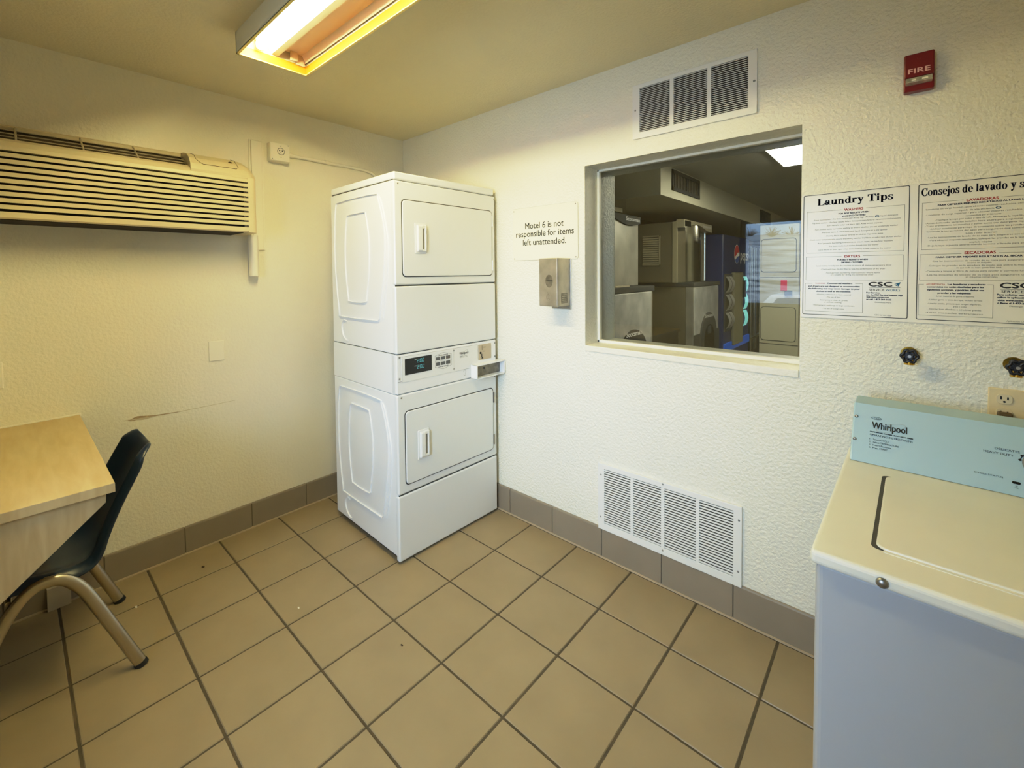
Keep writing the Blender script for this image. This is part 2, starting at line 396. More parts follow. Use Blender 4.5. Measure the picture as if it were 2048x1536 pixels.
# scuffs on the left wall
sc = MB()
sc.add([(.0012, -1.598, .752), (.0012, -1.585, .746), (.0012, -1.50, .748), (.0012, -1.40, .7445), (.0012, -1.40, .7475), (.0012, -1.50, .754), (.0012, -1.56, .765)], [tuple(range(7))], 0)
sc.add([(.0012, -1.40, .7445), (.0012, -1.14, .7475), (.0012, -1.14, .749), (.0012, -1.40, .7475)], [(0, 1, 2, 3)], 1)
sc.add([(.0014, -1.61, .757), (.0014, -1.54, .742), (.0014, -1.47, .748), (.0014, -1.54, .752)], [(0, 1, 2, 3)], 1)
sc.build('scuff_mark', ['scuff', 'scuff2'], wl)
def wall_hole(name, mats, y0, y1, x0, x1, hx0, hx1, hz0, hz1, z1=H):
    w = MB()
    w.box(x0, hx0, y0, y1, -.1, z1); w.box(hx1, x1, y0, y1, -.1, z1)
    w.box(hx0, hx1, y0, y1, -.1, hz0); w.box(hx0, hx1, y0, y1, hz1, z1)
    return w.build(name, mats, kind='structure')
wall_hole('wall_right', 'wall_rough', 0, T, 0, XR + .15, WX0, WX1, WZ0, WZ1)
BX0, BX1 = 1.40, 2.45
wall_hole('wall_back', 'wall', YB - .15, YB, 0, XR + .15, BX0, BX1, 1.05, 2.0)
MB().box(XR, XR + .15, YB, 0, -.1, H).build('wall_side', 'wall', kind='structure')
# glazed opening between the two rooms
win = MB()
GY = .15
win.box(WX0, WX0 + .014, GY - .03, GY - .004, WZ0, WZ1, 0, .003); win.box(WX1 - .014, WX1, GY - .03, GY - .004, WZ0, WZ1, 0, .003)
win.box(WX0, WX1, GY - .03, GY - .004, WZ1 - .012, WZ1, 0, .003); win.box(WX0, WX1, GY - .03, GY - .004, WZ0, WZ0 + .016, 0, .003)
w1 = win.build('window_1', ['wall'], kind='structure')
MB().box(WX0 + .002, WX1 - .002, GY - .002, GY + .002, WZ0 + .002, WZ1 - .002).build('glass_pane', 'glass', w1)
MB().box(WX0 + .001, WX1 - .001, -.006, .012, WZ0 - .028, WZ0 + .001, 0, .003).build('sill_edge', 'wall', w1)
# outer window in the wall behind the camera
wn = MB()
for a in ((BX0, BX0 + .04, 1.05, 2.0), (BX1 - .04, BX1, 1.05, 2.0), (BX0, BX1, 1.05, 1.08), (BX0, BX1, 1.97, 2.0)):
    wn.box(a[0], a[1], YB - .10, YB - .05, a[2], a[3], 0, .003)
w2 = wn.build('window_2', 'plasticw', kind='structure')
MB().box(BX0 + .01, BX1 - .01, YB - .08, YB - .075, 1.06, 1.99).build('glass_pane', 'glassout', w2)

# tiled baseboards
def baseboard(name, axis, a0, a1, joints, h):
    b = MB(); js = [a0] + [j for j in joints if a0 < j < a1] + [a1]; t = .009
    prof = [(0, .006), (t, .006), (t, h - .008), (t * .75, h - .002), (t * .35, h), (0, h)]
    for p, q in zip(js[:-1], js[1:]):
        p += .0025; q -= .0025
        if axis == 'x': b.prism(prof, lambda d, z: (p, -d, z), lambda d, z: (q, -d, z), 0)
        else: b.prism(prof, lambda d, z: (d, p, z), lambda d, z: (d, q, z), 0)
    if axis == 'x': b.box(a0, a1, -.006, 0, 0, h - .004, 1); b.box(a0, a1, -.014, 0, 0, .007, 2)
    else: b.box(0, .006, a0, a1, 0, h - .004, 1); b.box(0, .014, a0, a1, 0, .007, 2)
    return b.build(name, ['basetile', 'basegrout', 'caulk'], kind='structure')
baseboard('baseboard_right', 'x', .0, XR, [.11, .42, .725, 1.032, 1.342, 1.648, 1.957, 2.260, 2.565, 2.87, 3.18, 3.49], .1535)
baseboard('baseboard_left', 'y', YB, -.010, [-1.389 - .31 * k for k in range(1, 7)] [::-1] + [-1.389, -1.074, -.765, -.455, -.15], .144)

# ------------------------------------------------------------------ stacked dryer
def build_dryer():
    t = -.0312
    d = thing('stacked_dryer', 'white double stacked coin dryer standing in the corner on the tan tile floor', 'dryer', (.9279, -.7151, 0), PI / 2 + t)
    Wd, D, Zs, Zm, Zb = .686, .672, 1.046, .848, .012
    def side_emboss(m, z0, z1):
        # raised tracks on the left side (x = 0 face), given as (distance from front, height)
        h = z1 - z0; k = h / .85
        def track(pts, r, closed=False):
            pts = [Vector(p) for p in pts]
            sm = []
            for i in range(len(pts) - 1):
                p0, p1, p2, p3 = pts[max(i - 1, 0)], pts[i], pts[i + 1], pts[min(i + 2, len(pts) - 1)]
                for s in range(6):
                    u = s / 6; sm.append(.5 * ((2 * p1) + (p2 - p0) * u + (2 * p0 - 5 * p1 + 4 * p2 - p3) * u * u + (3 * p1 - p0 - 3 * p2 + p3) * u ** 3))
            sm.append(pts[-1])
            m.tube([(0.0020, p[0], z0 + p[1] * k) for p in sm], .0075, 0, 8, rb=.0013)
        track([(.59, .80), (.40, .805), (.17, .80), (.145, .78), (.10, .66), (.085, .55), (.10, .40), (.14, .20), (.155, .16), (.20, .155), (.56, .155), (.585, .18), (.62, .40), (.625, .56), (.615, .72), (.60, .79), (.59, .80)], .0)
        track([(.135, .79), (.105, .74), (.060, .58), (.058, .48), (.075, .36), (.115, .17)], 0)
        track([(.46, .72), (.29, .72), (.265, .70), (.24, .58), (.24, .45), (.27, .28), (.29, .245), (.45, .245), (.475, .27), (.50, .45), (.495, .60), (.475, .70), (.46, .72)], 0)
        track([(.553, .115), (.558, .085), (.54, .045), (.505, .022), (.49, .022)], 0)
        track([(.553, .115), (.53, .135), (.50, .13)], 0)
    def cabinet(z0, z1):
        m = MB(); m.box(.002, Wd - .002, .012, D, z0, z1, 0, .004); side_emboss(m, z0, z1)
        return m.build('cabinet', 'enamel', d)
    c1 = cabinet(Zs + .003, 1.897); c2 = cabinet(.035, Zm - .003)
    MB().box(.03, Wd - .03, .03, D - .02, .0, .04).build('base', 'rubber', d)
    MB().box(.004, Wd - .004, .004, D, 1.900, 1.9392, 0, .009, 3).build('top_panel', 'enamel', d)
    MB().box(.006, Wd - .006, .02, D - .01, 1.890, 1.902).build('top_gap', 'gap', d)
    MB().box(.008, Wd - .008, .012, D - .01, Zm - .006, Zs + .006).build('seam_gap', 'gap', d)
    # front panels
    for z0, z1, lab in ((1.3875, 1.896, 'u'), (.3475, Zm - .002, 'l')):
        MB().box(0, Wd, 0, .03, z0, z1, 0, .008, 3).build('front_panel', 'enamel2', d)
    for z0, z1 in ((Zs + .002, 1.3815), (Zb, .3415)):
        MB().box(0, Wd, 0, .03, z0, z1, 0, .008, 3).build('access_panel', 'enamel2', d)
    MB().box(.006, Wd - .006, .006, .03, 1.375, 1.395).build('panel_gap', 'gap', d); MB().box(.006, Wd - .006, .006, .03, .335, .355).build('panel_gap', 'gap', d)
    # doors
    for (x0, x1, z0, z1, hz0, hz1) in ((.041, .658, 1.427, 1.807, 1.544, 1.696), (.041, .655, .388, .760, .496, .645)):
        dr = MB().rplate(x0 + .003, x1 - .003, z0 + .003, z1 - .003, .02, -.006, .002, 0, .0035).build('door', 'enamel2', d)
        MB().rplate(x0 - .0015, x1 + .0015, z0 - .0015, z1 + .0015, .022, -.0008, .002, 0).build('door_gap', 'gap', dr)
        hb = MB(); a, b = .113, .181
        hb.rplate(a, b, hz0, hz1, .004, -.009, -.005, 0, .0015)
        hb.box(a + .010, a + .040, -.022, -.006, hz0 + .012, hz1 - .012, 0, .005)
        hb.box(b - .012, b - .003, -.019, -.006, hz0 + .010, hz1 - .010, 0, .003)
        hb.box(a + .010, b - .004, -.018, -.006, hz1 - .026, hz1 - .009, 0, .003)
        hb.box(a + .010, b - .004, -.018, -.006, hz0 + .009, hz0 + .022, 0, .003)
        hd = hb.build('handle', 'plasticw', dr)
        MB().box(a + .042, b - .013, -.0095, -.006, hz0 + .022, hz1 - .027).build('finger_recess', 'line', hd)
        for hz in (z0 + .03, z1 - .09):
            MB().cyl((x1 + .003, -.004, hz), (x1 + .003, -.004, hz + .06), .0045, 0, 10).build('hinge', 'screw' if z0 < 1 else 'enamel', dr)
    # coin operated control console between the dryers
    cs = MB().box(.002, Wd - .002, .001, .05, Zm + .001, Zs - .002, 0, .004).box(.002, .012, .02, D, Zm, Zs, 0).box(Wd - .012, Wd - .002, .02, D, Zm, Zs, 0)
    con = cs.build('control_console', 'enamel', d)
    MB().rplate(.029, .534, .906, 1.034, .006, -.0012, .002, 0, .0005).build('control_plate', 'plasticw', con)
    I = Ink(plane((0, -.0004, 0), (1, 0, 0), (0, 0, 1)))
    I.line([(.006, .912), (.47, .9055)], .0022); I.m = plane((0, -.0017, 0), (1, 0, 0), (0, 0, 1))
    I.line([(.03, .907), (.03, 1.034), (.533, 1.032)], .0012, 0); I.line([(.358, 1.03), (.358, .91)], .0009, 0)
    hexp = [(.231, 1.009), (.287, 1.022), (.342, 1.006), (.342, .947), (.284, .933), (.231, .949)]
    I.line(hexp, .0016, 0, True); I.line([(.232, .979), (.341, .977)], .0012, 0)
    I.build('panel_outline', 'line', con)
    L = Ink(plane((0, -.0017, 0), (1, 0, 0), (0, 0, 1)))
    L.text('UPPER DRYER', .252, .318, 1.0055, .0052, 0, .0003); L.build('button_lettering', 'greytext', con); L = Ink(plane((0, -.0017, 0), (1, 0, 0), (0, 0, 1)))
    L.text('LOWER DRYER', .252, .320, .9445, .0052, 0, .0003); L.build('button_lettering', 'greytext', con)
    L = Ink(plane((0, -.0017, 0), (1, 0, 0), (0, 0, 1)))
    L.text('Whirlpool', .398, .462, .993, .0125, 0, .0005); L.ring(.430, .998, .030, .007, .0008, .0008, 0, 360, 28, 0, 28)
    L.text('COMMERCIAL LAUNDRY', .399, .458, .980, .0032); L.text('HEAVY DUTY SERIES', .401, .456, .974, .0028)
    L.build('lettering', 'greytext', con)
    MB().box(.046, .209, -.003, .001, .940, 1.0205, 0, .001).build('display', 'black', con)
    I = Ink(plane((0, -.0034, 0), (1, 0, 0), (0, 0, 1)))
    def seg7(x, y, w, h, on):
        th = .0013
        pos = {'a': (0, h, w, h), 'g': (0, h / 2, w, h / 2), 'd': (0, 0, w, 0), 'f': (0, h / 2, 0, h), 'b': (w, h / 2, w, h), 'e': (0, 0, 0, h / 2), 'c': (w, 0, w, h / 2)}
        for s in on:
            p = pos[s]; I.line([(x + p[0] + p[1] * .12, y + p[1]), (x + p[2] + p[3] * .12, y + p[3])], th)
    for y in (.994, .962):
        for q, dg in enumerate(('abged', 'abcdef', 'abcdef')): seg7(.118 + q * .0145 + (.002 if q else 0), y, .0095, .0165, dg)
        I.rect(.1295, .1310, y, y + .0015)
    I.build('display_digits', 'digits', con)
    for y in (1.007, .975):
        I = Ink(plane((0, -.0034, 0), (1, 0, 0), (0, 0, 1))); I.text('AVAIL', .101, .115, y, .0045); I.build('display_caption', 'digits2', con)
    for zz in (.9840, .9555):
        for q in range(3):
            MB().box(.237 + q * .0335, .265 + q * .0335, -.0025, .001, zz, zz + .0175, 0, .0008).build('button', 'button', con)
    MB().box(.542, .641, -.0025, .002, .940, 1.0285, 0, .0006).build('coin_slot_plate', 'tan_plate', con)
    I = Ink(plane((0, -.003, 0), (1, 0, 0), (0, 0, 1)))
    I.rect(.567, .5695, .996, 1.022); I.text('COINS', .577, .598, 1.008, .005); I.text('PUSH', .577, .592, .985, .0045)
    I.ring(.556, .981, .007, .007, .007, .007); I.line([(.566, .972), (.566, .957), (.573, .949)], .006); I.line([(.556, .952), (.570, .948)], .002)
    I.build('coin_slot', 'ink', con)
    for (sx, sz) in ((.016, 1.032), (.015, .927), (.3585, 1.021), (.358, .921), (.676, 1.025), (.675, .946), (.673, .823), (.024, .831), (.023, 1.881), (.680, 1.876)):
        MB().sphere((sx, -.0005, sz), .0048, .0028, .0048, 0, 10).build('screw', 'screw', d)
    # coin box sticking out of the console
    bx = MB()
    b0, b1, z0, z1, o = .482, .709, .845, .925, -.052
    bx.box(b0, b0 + .006, o, 0, z0, z1, 0, .0015); bx.box(b1 - .006, b1, o, 0, z0, z1, 0, .0015)
    bx.box(b0, b1, o, 0, z1 - .006, z1, 0, .0015); bx.box(b0, b1, o, 0, z0, z0 + .006, 0, .0015)
    cb = bx.build('coin_box', 'enamel', d)
    MB().box(b0 + .004, b1 - .004, -.012, .0, z0 + .004, z1 - .004).build('coin_box_door', 'steeldark', cb)
    MB().cyl((.572, -.0125, .892), (.572, -.0145, .892), .0055, 0, 12).build('keyhole', 'black', cb)
    k = Ink(plane((0, .0006, 0), (1, 0, 0), (0, 0, 1)))
    k.ring(.437, .892, .009, .010, .0016, .0016, -60, 200); k.ring(.437, .877, .007, .007, .0016, .0016, -200, 60)
    k.build('lock_mark', 'line', con)
    return d
build_dryer()

# ------------------------------------------------------------------ top loading washer
def build_washer():
    wa = thing('washing_machine', 'white top loading coin washer with pale blue control console under the instruction board', 'washer', (2.633, -.935, 0), math.radians(-1.2))
    # local: x right, y into wall, front at y=0
    Wd, D, zt, zs = .70, .70, .900, .872
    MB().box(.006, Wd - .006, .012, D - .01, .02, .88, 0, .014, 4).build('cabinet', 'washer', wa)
    MB().box(.016, Wd - .016, .03, D - .03, 0, .025).build('base', 'rubber', wa)
    MB().box(.010, Wd - .010, .016, D - .016, zs - .008, zs + .006).build('seam_gap', 'gap', wa)
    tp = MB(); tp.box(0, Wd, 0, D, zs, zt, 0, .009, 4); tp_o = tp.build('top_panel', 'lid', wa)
    lid_x0, lid_y0, lid_y1 = .094, .088, .490
    rec = MB().prism(rrect(lid_x0 - .0075, .62, lid_y0 - .002, lid_y1 + .006, .014), lambda a, b: (a, b, zt - .004), lambda a, b: (a, b, zt + .0006), 0)
    rec.build('lid_well', 'gap', wa)
    # surround: thin cream plate with slot left open only along the left edge of the lid
    MB().prism(rrect(lid_x0, .62, lid_y0, lid_y1, .02), lambda a, b: (a, b, zt - .002), lambda a, b: (a, b, zt + .0045), 0, .003).build('lid', 'lid', wa)
    MB().box(lid_x0 + .03, .60, lid_y1 - .001, lid_y1 + .010, zt - .003, zt + .003, 0, .002).build('lid_rim', 'lid', wa)
    MB().box(lid_x0 + .012, .62, lid_y0 - .008, lid_y0 + .0005, zt - .003, zt + .0012, 0, .0005).build('lid_rim', 'lid', wa)
    MB().sphere((.108, -.002, .885), .0095, .006, .0095, 0, 14).build('screw', 'screw', wa)
    # console: sloping front, flat top
    y0, y1, yb = .560, .668, .762
    zc, zt2 = .9015, 1.042
    cs = MB().prism([(y0, zc), (yb, zc), (yb, zt2 + .001), (y1, zt2)], lambda a, b: (.012, a, b), lambda a, b: (Wd - .012, a, b), 0, .004)
    con = cs.build('console', 'console', wa)
    MB().box(.014, Wd - .014, y0 + .004, y0 + .012, zc - .0015, zc + .001).build('console_seam', 'gap', con)
    up = Vector((0, y1 - y0, zt2 - zc)); n = Vector((1, 0, 0)).cross(up.normalized())
    base = Vector((0, y0, zc)) + n * .0008
    Pm = plane(base, (1, 0, 0), up)
    L = Ink(Pm); hh = up.length
    # coordinates measured on the console face: u from left edge of machine, v up the slope
    L.text('Whirlpool', .057, .132, .105, .0195, 0, .0006)
    L.ring(.066, .1365, .0115, .0042, .0011, .0011); L.text('CEE', .060, .072, .135, .0030)
    L.text('COMMERCIAL WASHER HEAVY DUTY SERIES', .053, .145, .0925, .0030, 0, .0003)
    L.text('OPERATING INSTRUCTIONS', .053, .144, .0825, .0053)
    for q, (s, w) in enumerate((('Select CYCLE', .034), ('Select TEMPERATURE', .055), ('Insert Payment', .040), ('Press START', .032))):
        L.text('%d.' % (q + 1), .053, .0565, .070 - q * .0083, .0042); L.text(s, .061, .061 + w, .070 - q * .0083, .0045)
    L.build('lettering', 'ink', con); L = Ink(Pm)
    L.text('DELICATES', .297, .339, .1075, .0055); L.text('HEAVY DUTY', .277, .328, .0955, .0055)
    L.text('NORMAL', .352, .392, .1215, .0055)
    L2 = Ink(Pm); L2.text('CYCLE STATUS', .259, .308, .0365, .0038); L2.build('status_caption', 'ink', con)
    L2 = Ink(Pm); L2.text('CYCLE', .346, .380, .051, .0060); L2.build('knob_caption', 'ink', con)
    for q, s in enumerate((('IN', 'USE'), ('SELECT', 'PAYMENT'), ('RINSE', ''), ('SPIN', ''))):
        L2 = Ink(Pm); L2.ctext(s[0], .329 + .020 * q, .0225, .0026); L2.ctext(s[1], .329 + .020 * q, .0180, .0026) if s[1] else None
        L2.build('indicator_caption', 'ink', con)
    L.ring(.372, .085, .0345, .0345, .0016, .0016, 95, 172)
    for a in (118, 150, 170): L.ring(.372 + .0345 * math.cos(math.radians(a)), .085 + .0345 * math.sin(math.radians(a)), .0028, .0028, .0028, .0028)
    L.build('cycle_lettering', 'ink', con)
    L = Ink(Pm); L.ring(.098, .114, .034, .0105, .0008, .0008, 0, 360, 30, 0, 24); L.build('logo_swoosh', 'line', con)
    for q in range(4):
        m = MB(); m.prism(rrect(.322 + .020 * q, .336 + .020 * q, .0290, .0345, .0027), lambda a, b: Pm @ Vector((a, b, -.001)), lambda a, b: Pm @ Vector((a, b, .001)))
        m.build('indicator', 'black', con)
    kn = MB(); c0, c1 = Pm @ Vector((.372, .085, 0)), Pm @ Vector((.372, .085, .020))
    kn.cyl(c0, c1, .031, 0, 28, .027); kn2 = kn.build('knob', 'knob', con)
    m = MB(); p = [Pm @ Vector((.372 + .026 * math.cos(math.radians(a)), .085 + .026 * math.sin(math.radians(a)), .0205)) for a in (150, -30)]
    m.tube(p, .0011, 0, 6); m.build('pointer_line', 'black', kn2)
    for v in (.133, .063):
        c = Pm @ Vector((.020, v, 0)); MB().sphere(c, .0048, .003, .0048, 0, 10).build('screw', 'screw', con)
build_washer()

# ------------------------------------------------------------------ desk with tapered side panels
dk = thing('desk', 'pale wood laminate desk with the blue chair tucked under it', 'desk', (.5, -2.1, 0))
def L_(m, name, mt, par, loc):
    o = m.build(name, mt, par); o.location = [-k for k in loc]; return o
DL = (.5, -2.1, 0)
L_(MB().box(.012, 1.0, -2.52, -1.760, .796, .824, 0, .0015), 'desk_top', 'wood', dk, DL)
pan = [(-1.778, .796), (-1.780, .765), (-2.22, .372), (-2.22, 0), (-2.5, 0), (-2.5, .796)]
for x in (.957, .03):
    L_(MB().prism(pan, lambda a, b: (x, a, b), lambda a, b: (x + .025, a, b), 0, .001), 'side_panel', 'woodside', dk, DL)
L_(MB().box(1.0, 1.002, -2.52, -1.760, .797, .8235), 'edge_band', 'woodside', dk, DL)
L_(MB().box(.055, .957, -2.49, -2.47, .35, .796), 'back_panel', 'woodside', dk, DL)
L_(MB().box(.002, .012, -2.52, -1.756, .815, .829, 0, .002), 'backsplash_bead', 'paintbox', dk, DL)

# small wooden block on the floor by the wall below the desk
tag(MB().box(.012, .034, -1.885, -1.812, 0, .098, 0, .001).build('wood_block', 'woodpale'), 'pale wooden block against the wall base behind the chair legs', 'block')

# ------------------------------------------------------------------ chair
def build_chair():
    ch = thing('school_chair', 'navy blue plastic shell chair with metal tube legs tucked under the desk', 'chair', (.43, -1.9, 0))
    off = Vector((.43, -1.9, 0))
    prof = [(-2.225, .385, .205), (-2.215, .415, .212), (-2.185, .432, .218), (-2.10, .434, .222), (-1.98, .424, .222), (-1.88, .408, .221),
            (-1.82, .402, .218), (-1.775, .412, .213), (-1.742, .445, .207), (-1.718, .50, .200), (-1.696, .555, .195), (-1.670, .612, .191), (-1.640, .672, .188),
            (-1.616, .720, .183), (-1.604, .744, .172), (-1.597, .757, .155), (-1.590, .763, .125)]
    # resample smooth
    pts = []
    for i in range(len(prof) - 1):
        p0, p1, p2, p3 = [Vector(prof[max(0, min(len(prof) - 1, i + k))]) for k in (-1, 0, 1, 2)]
        for s in range(3):
            u = s / 3; pts.append(.5 * ((2 * p1) + (p2 - p0) * u + (2 * p0 - 5 * p1 + 4 * p2 - p3) * u * u + (3 * p1 - p0 - 3 * p2 + p3) * u ** 3))
    pts.append(Vector(prof[-1]))
    nu = 26; V = []; F = []
    for i, p in enumerate(pts):
        a = pts[max(0, i - 1)]; b = pts[min(len(pts) - 1, i + 1)]
        tg = Vector((0, b.x - a.x, b.y - a.y)).normalized(); nr = Vector((1, 0, 0)).cross(tg)   # up / forward side
        s = i / (len(pts) - 1)
        lift = (.034 if s < .35 else .034 + .02 * min(1, (s - .35) / .2)) * (1 if s < .85 else 1 - .5 * (s - .85) / .15)
        for k in range(nu + 1):
            t = -1 + 2 * k / nu
            at = abs(t)
            up = lift * (min(at, .88) / .88) ** 3
            if at > .88: up -= (at - .88) / .12 * .034 * (1 if s < .8 else 1 - .75 * (s - .8) / .2)          # rolled-over rim
            V.append(Vector((.43 + p.z * t, p.x, p.y)) + nr * up - off)
    n = nu + 1
    for i in range(len(pts) - 1):
        for k in range(nu): F.append((i * n + k, i * n + k + 1, (i + 1) * n + k + 1, (i + 1) * n + k))
    o = MB().add(V, F, 0, True).build('seat_shell', 'navy', ch)
    sd = o.modifiers.new('thick', 'SOLIDIFY'); sd.thickness = .007; sd.offset = 0
    ss = o.modifiers.new('smooth', 'SUBSURF'); ss.levels = 1; ss.render_levels = 1
    def bend(path, r, n=6):
        out = [Vector(path[0])]
        for i in range(1, len(path) - 1):
            a, b, c = Vector(path[i - 1]), Vector(path[i]), Vector(path[i + 1])
            d1 = (a - b).normalized(); d2 = (c - b).normalized(); L = min(r, (a - b).length * .48, (c - b).length * .48)
            p, q = b + d1 * L, b + d2 * L
            for k in range(n + 1):
                u = k / n; out.append((1 - u) ** 2 * p + 2 * u * (1 - u) * b + u * u * q)
        out.append(Vector(path[-1])); return out
    for sgn in (1, -1):
        xt, xb = .43 + sgn * .221, .43 + sgn * .242
        top = .408
        def half(yf, ya):
            foot, apex, mid = Vector((xb, yf, .004)), Vector((xt, ya, .436)), Vector((xt, -1.9, .428))
            p = foot.lerp(apex, .72)
            return [foot] + [(1 - u) ** 2 * p + 2 * u * (1 - u) * apex + u * u * mid for u in [k / 9 for k in range(10)]]
        rear, front = half(-1.668, -1.842), half(-2.150, -1.958)
        for path in (rear, front):
            lg = MB().tube([p - off for p in path], .0115, 0, 12, up=(1, 0, 0), rb=.0185).build('leg', 'chrome', ch)
            b0 = path[0] - off; d = (path[1] - path[0]).normalized()
            MB().tube([b0 - d * .002, b0 + d * .014], .0135, 0, 12, up=(1, 0, 0), rb=.0205).build('foot_cap', 'rubber', lg)
        MB().cyl(Vector((xt - .004 * sgn, -1.90, .434)) - off, Vector((xt - .004 * sgn, -1.90, .443)) - off, .009, 0, 12).build('bolt', 'chrome', ch)
    for y in (-1.862, -1.985):
        MB().cyl(Vector((.22, y, .398)) - off, Vector((.64, y, .398)) - off, .008, 0, 10).build('cross_bar', 'chrome', ch)
build_chair()

# ------------------------------------------------------------------ wall air conditioner
def build_ac():
    a = thing('air_conditioner', 'aged beige louvered wall air conditioner mounted above the desk', 'air conditioner', (0, -1.6, 1.66))
    off = (0, 1.6, -1.66)
    def put(m, name, mt, par=a):
        o = m.build(name, mt, par)
        if par is a: o.location = off
        return o
    y0, y1 = -2.22, -1.071
    F_, zb, zt = .22, 1.664, 2.058
    # front face: solid frame with nine louver slots
    zs = [1.6985 + k * .0247 for k in range(9)]
    ye = -1.118
    # body: lower part
    m = MB()
    m.box(.0, F_ - .035, y0, y1 - .012, zb + .004, 1.955)
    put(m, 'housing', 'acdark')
    # bottom lip
    m = MB()
    m.prism([(F_ - .006, zb), (F_, zb + .006), (F_ + .002, 1.691), (F_ - .03, 1.693), (F_ - .03, zb)], lambda x, z: (x, y0, z), lambda x, z: (x, ye, z), 0, .0015)
    # right end band with rounded corner
    pl = []
    for k in range(9):
        t = k / 8 * PI / 2; pl.append((F_ - .045 + .045 * math.sin(t) + .001, (y1 - .030) + .030 * math.cos(t)))
    pl = [(0, y1)] + pl + [(F_ + .001, ye - .0), (F_ - .03, ye), (F_ - .03, ye - .01), (0, ye - .01)]
    m.prism(pl, lambda x, y: (x, y, zb), lambda x, y: (x, y, 1.945), 0)
    # top ridge above the louvers
    m.prism([(F_ - .03, 1.9235), (F_ + .001, 1.9235), (F_ - .002, 1.940), (F_ - .018, 1.962), (F_ - .045, 1.972), (F_ - .05, 1.945)], lambda x, z: (x, y0, z), lambda x, z: (x, ye, z), 0)
    put(m, 'front_cover', 'ac')
    # louvers
    for k in range(9):
        z = zs[k]; zn = zs[k] + .0247
        mm = MB().prism([(F_ + .0015, z + .0025), (F_ + .002, zn - .0068), (F_ - .004, zn - .0052), (F_ - .022, zn - .010), (F_ - .022, z + .006)],
                        lambda x, zz: (x, y0, zz), lambda x, zz: (x, ye, zz), 0)
        put(mm, 'louver', 'ac')
    # sloped grille opening on the top front
    gy1 = -1.362
    P0, P1 = Vector((.175, 0, 1.972)), Vector((.045, 0, 2.052))      # bottom / top of the slope
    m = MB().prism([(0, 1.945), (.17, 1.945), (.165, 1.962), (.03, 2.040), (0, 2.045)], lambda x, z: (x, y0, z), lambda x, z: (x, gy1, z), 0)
    put(m, 'grille_recess', 'acmid')
    m = MB().prism([(0, 2.036), (.05, 2.036), (.052, 2.050), (.04, 2.058), (0, 2.062)], lambda x, z: (x, y0, z), lambda x, z: (x, gy1, z), 0)
    put(m, 'top_rail', 'ac')
    m = MB().prism([(.13, 1.945), (.19, 1.945), (.19, 1.966), (.176, 1.975), (.160, 1.976)], lambda x, z: (x, y0, z), lambda x, z: (x, gy1, z), 0)
    put(m, 'grille_ledge', 'ac')
    for u in (.22, .47, .72):
        q = P0.lerp(P1, u); put(MB().tube([(q.x, y0, q.z), (q.x, gy1, q.z)], .0024, 0, 6), 'grille_bar', 'acbar')
    for y in (-1.918, -1.727, -1.548):
        put(MB().tube([(P0.x, y, P0.z), (P1.x, y, P1.z)], .0035, 0, 6), 'grille_rib', 'acbar')
    # control cover: bulging quarter round at the right end
    def hood(yy): # profile at this y
        return [(0, 1.94), (F_ - .004, 1.94), (F_ - .002, 1.955), (F_ - .012, 1.985), (F_ - .035, 2.014), (F_ - .07, 2.036), (.10, 2.050), (.05, 2.058), (0, 2.060)]
    ys = [gy1, gy1 + .010] + [y1 - .085 + .085 * math.sin(k / 8 * PI / 2) for k in range(9)]
    prs = []
    for y in ys:
        e = max(0, (y - (y1 - .085)) / .085); s = math.sqrt(max(0, 1 - e * e)) if e > 0 else 1
        row = []
        for (x, z) in hood(y):
            zz = 1.94 + (z - 1.94) * (.25 + .75 * s); xx = x * (.86 + .14 * s) if x > 0 else 0
            row.append((xx, y, zz))
        prs.append(row)
    n = len(prs[0]); V = [v for r in prs for v in r]; Fc = []
    for i in range(len(prs) - 1):
        for k in range(n - 1): Fc.append((i * n + k, i * n + k + 1, (i + 1) * n + k + 1, (i + 1) * n + k))
    Fc.append(tuple(range(n))[::-1]); Fc.append(tuple((len(prs) - 1) * n + k for k in range(n)))
    cc = put(MB().add(V, Fc, 0, False), 'control_cover', 'ac')
    # thin outline of the flap and latch hole
    m = MB()
    def onh(y, u):
        h = hood(y)[2:]; i = min(int(u * (len(h) - 1)), len(h) - 2); fr = u * (len(h) - 1) - i
        return (h[i][0] + (h[i + 1][0] - h[i][0]) * fr + .0012, y, h[i][1] + (h[i + 1][1] - h[i][1]) * fr + .001)
    path = [onh(-1.335, u / 10) for u in range(10, 2, -1)] + [onh(-1.325, .22)] + [onh(-1.31 + k * .024, .16) for k in range(7)] + [onh(-1.155, .22)] + [onh(-1.158, u / 10) for u in range(3, 8)]
    m.tube(path, .0011, 0, 6); m.build('flap_outline', 'acmid', cc)
    q = onh(-1.185, .36); MB().sphere(q, .004, .009, .005, 0, 10).build('latch', 'acdark', cc)
    put(MB().prism([(0, zb), (F_, zb), (F_, 1.945), (F_ - .012, 1.975), (F_ - .05, 2.005), (.05, 2.058), (0, 2.06)], lambda x, z: (x, y0 - .04, z), lambda x, z: (x, y0, z), 0, .004), 'end_cap', 'ac')
    # dark underside
    put(MB().box(.0, F_ - .012, y0, y1 - .07, zb - .003, zb + .004), 'underside', 'acdark')
build_ac()

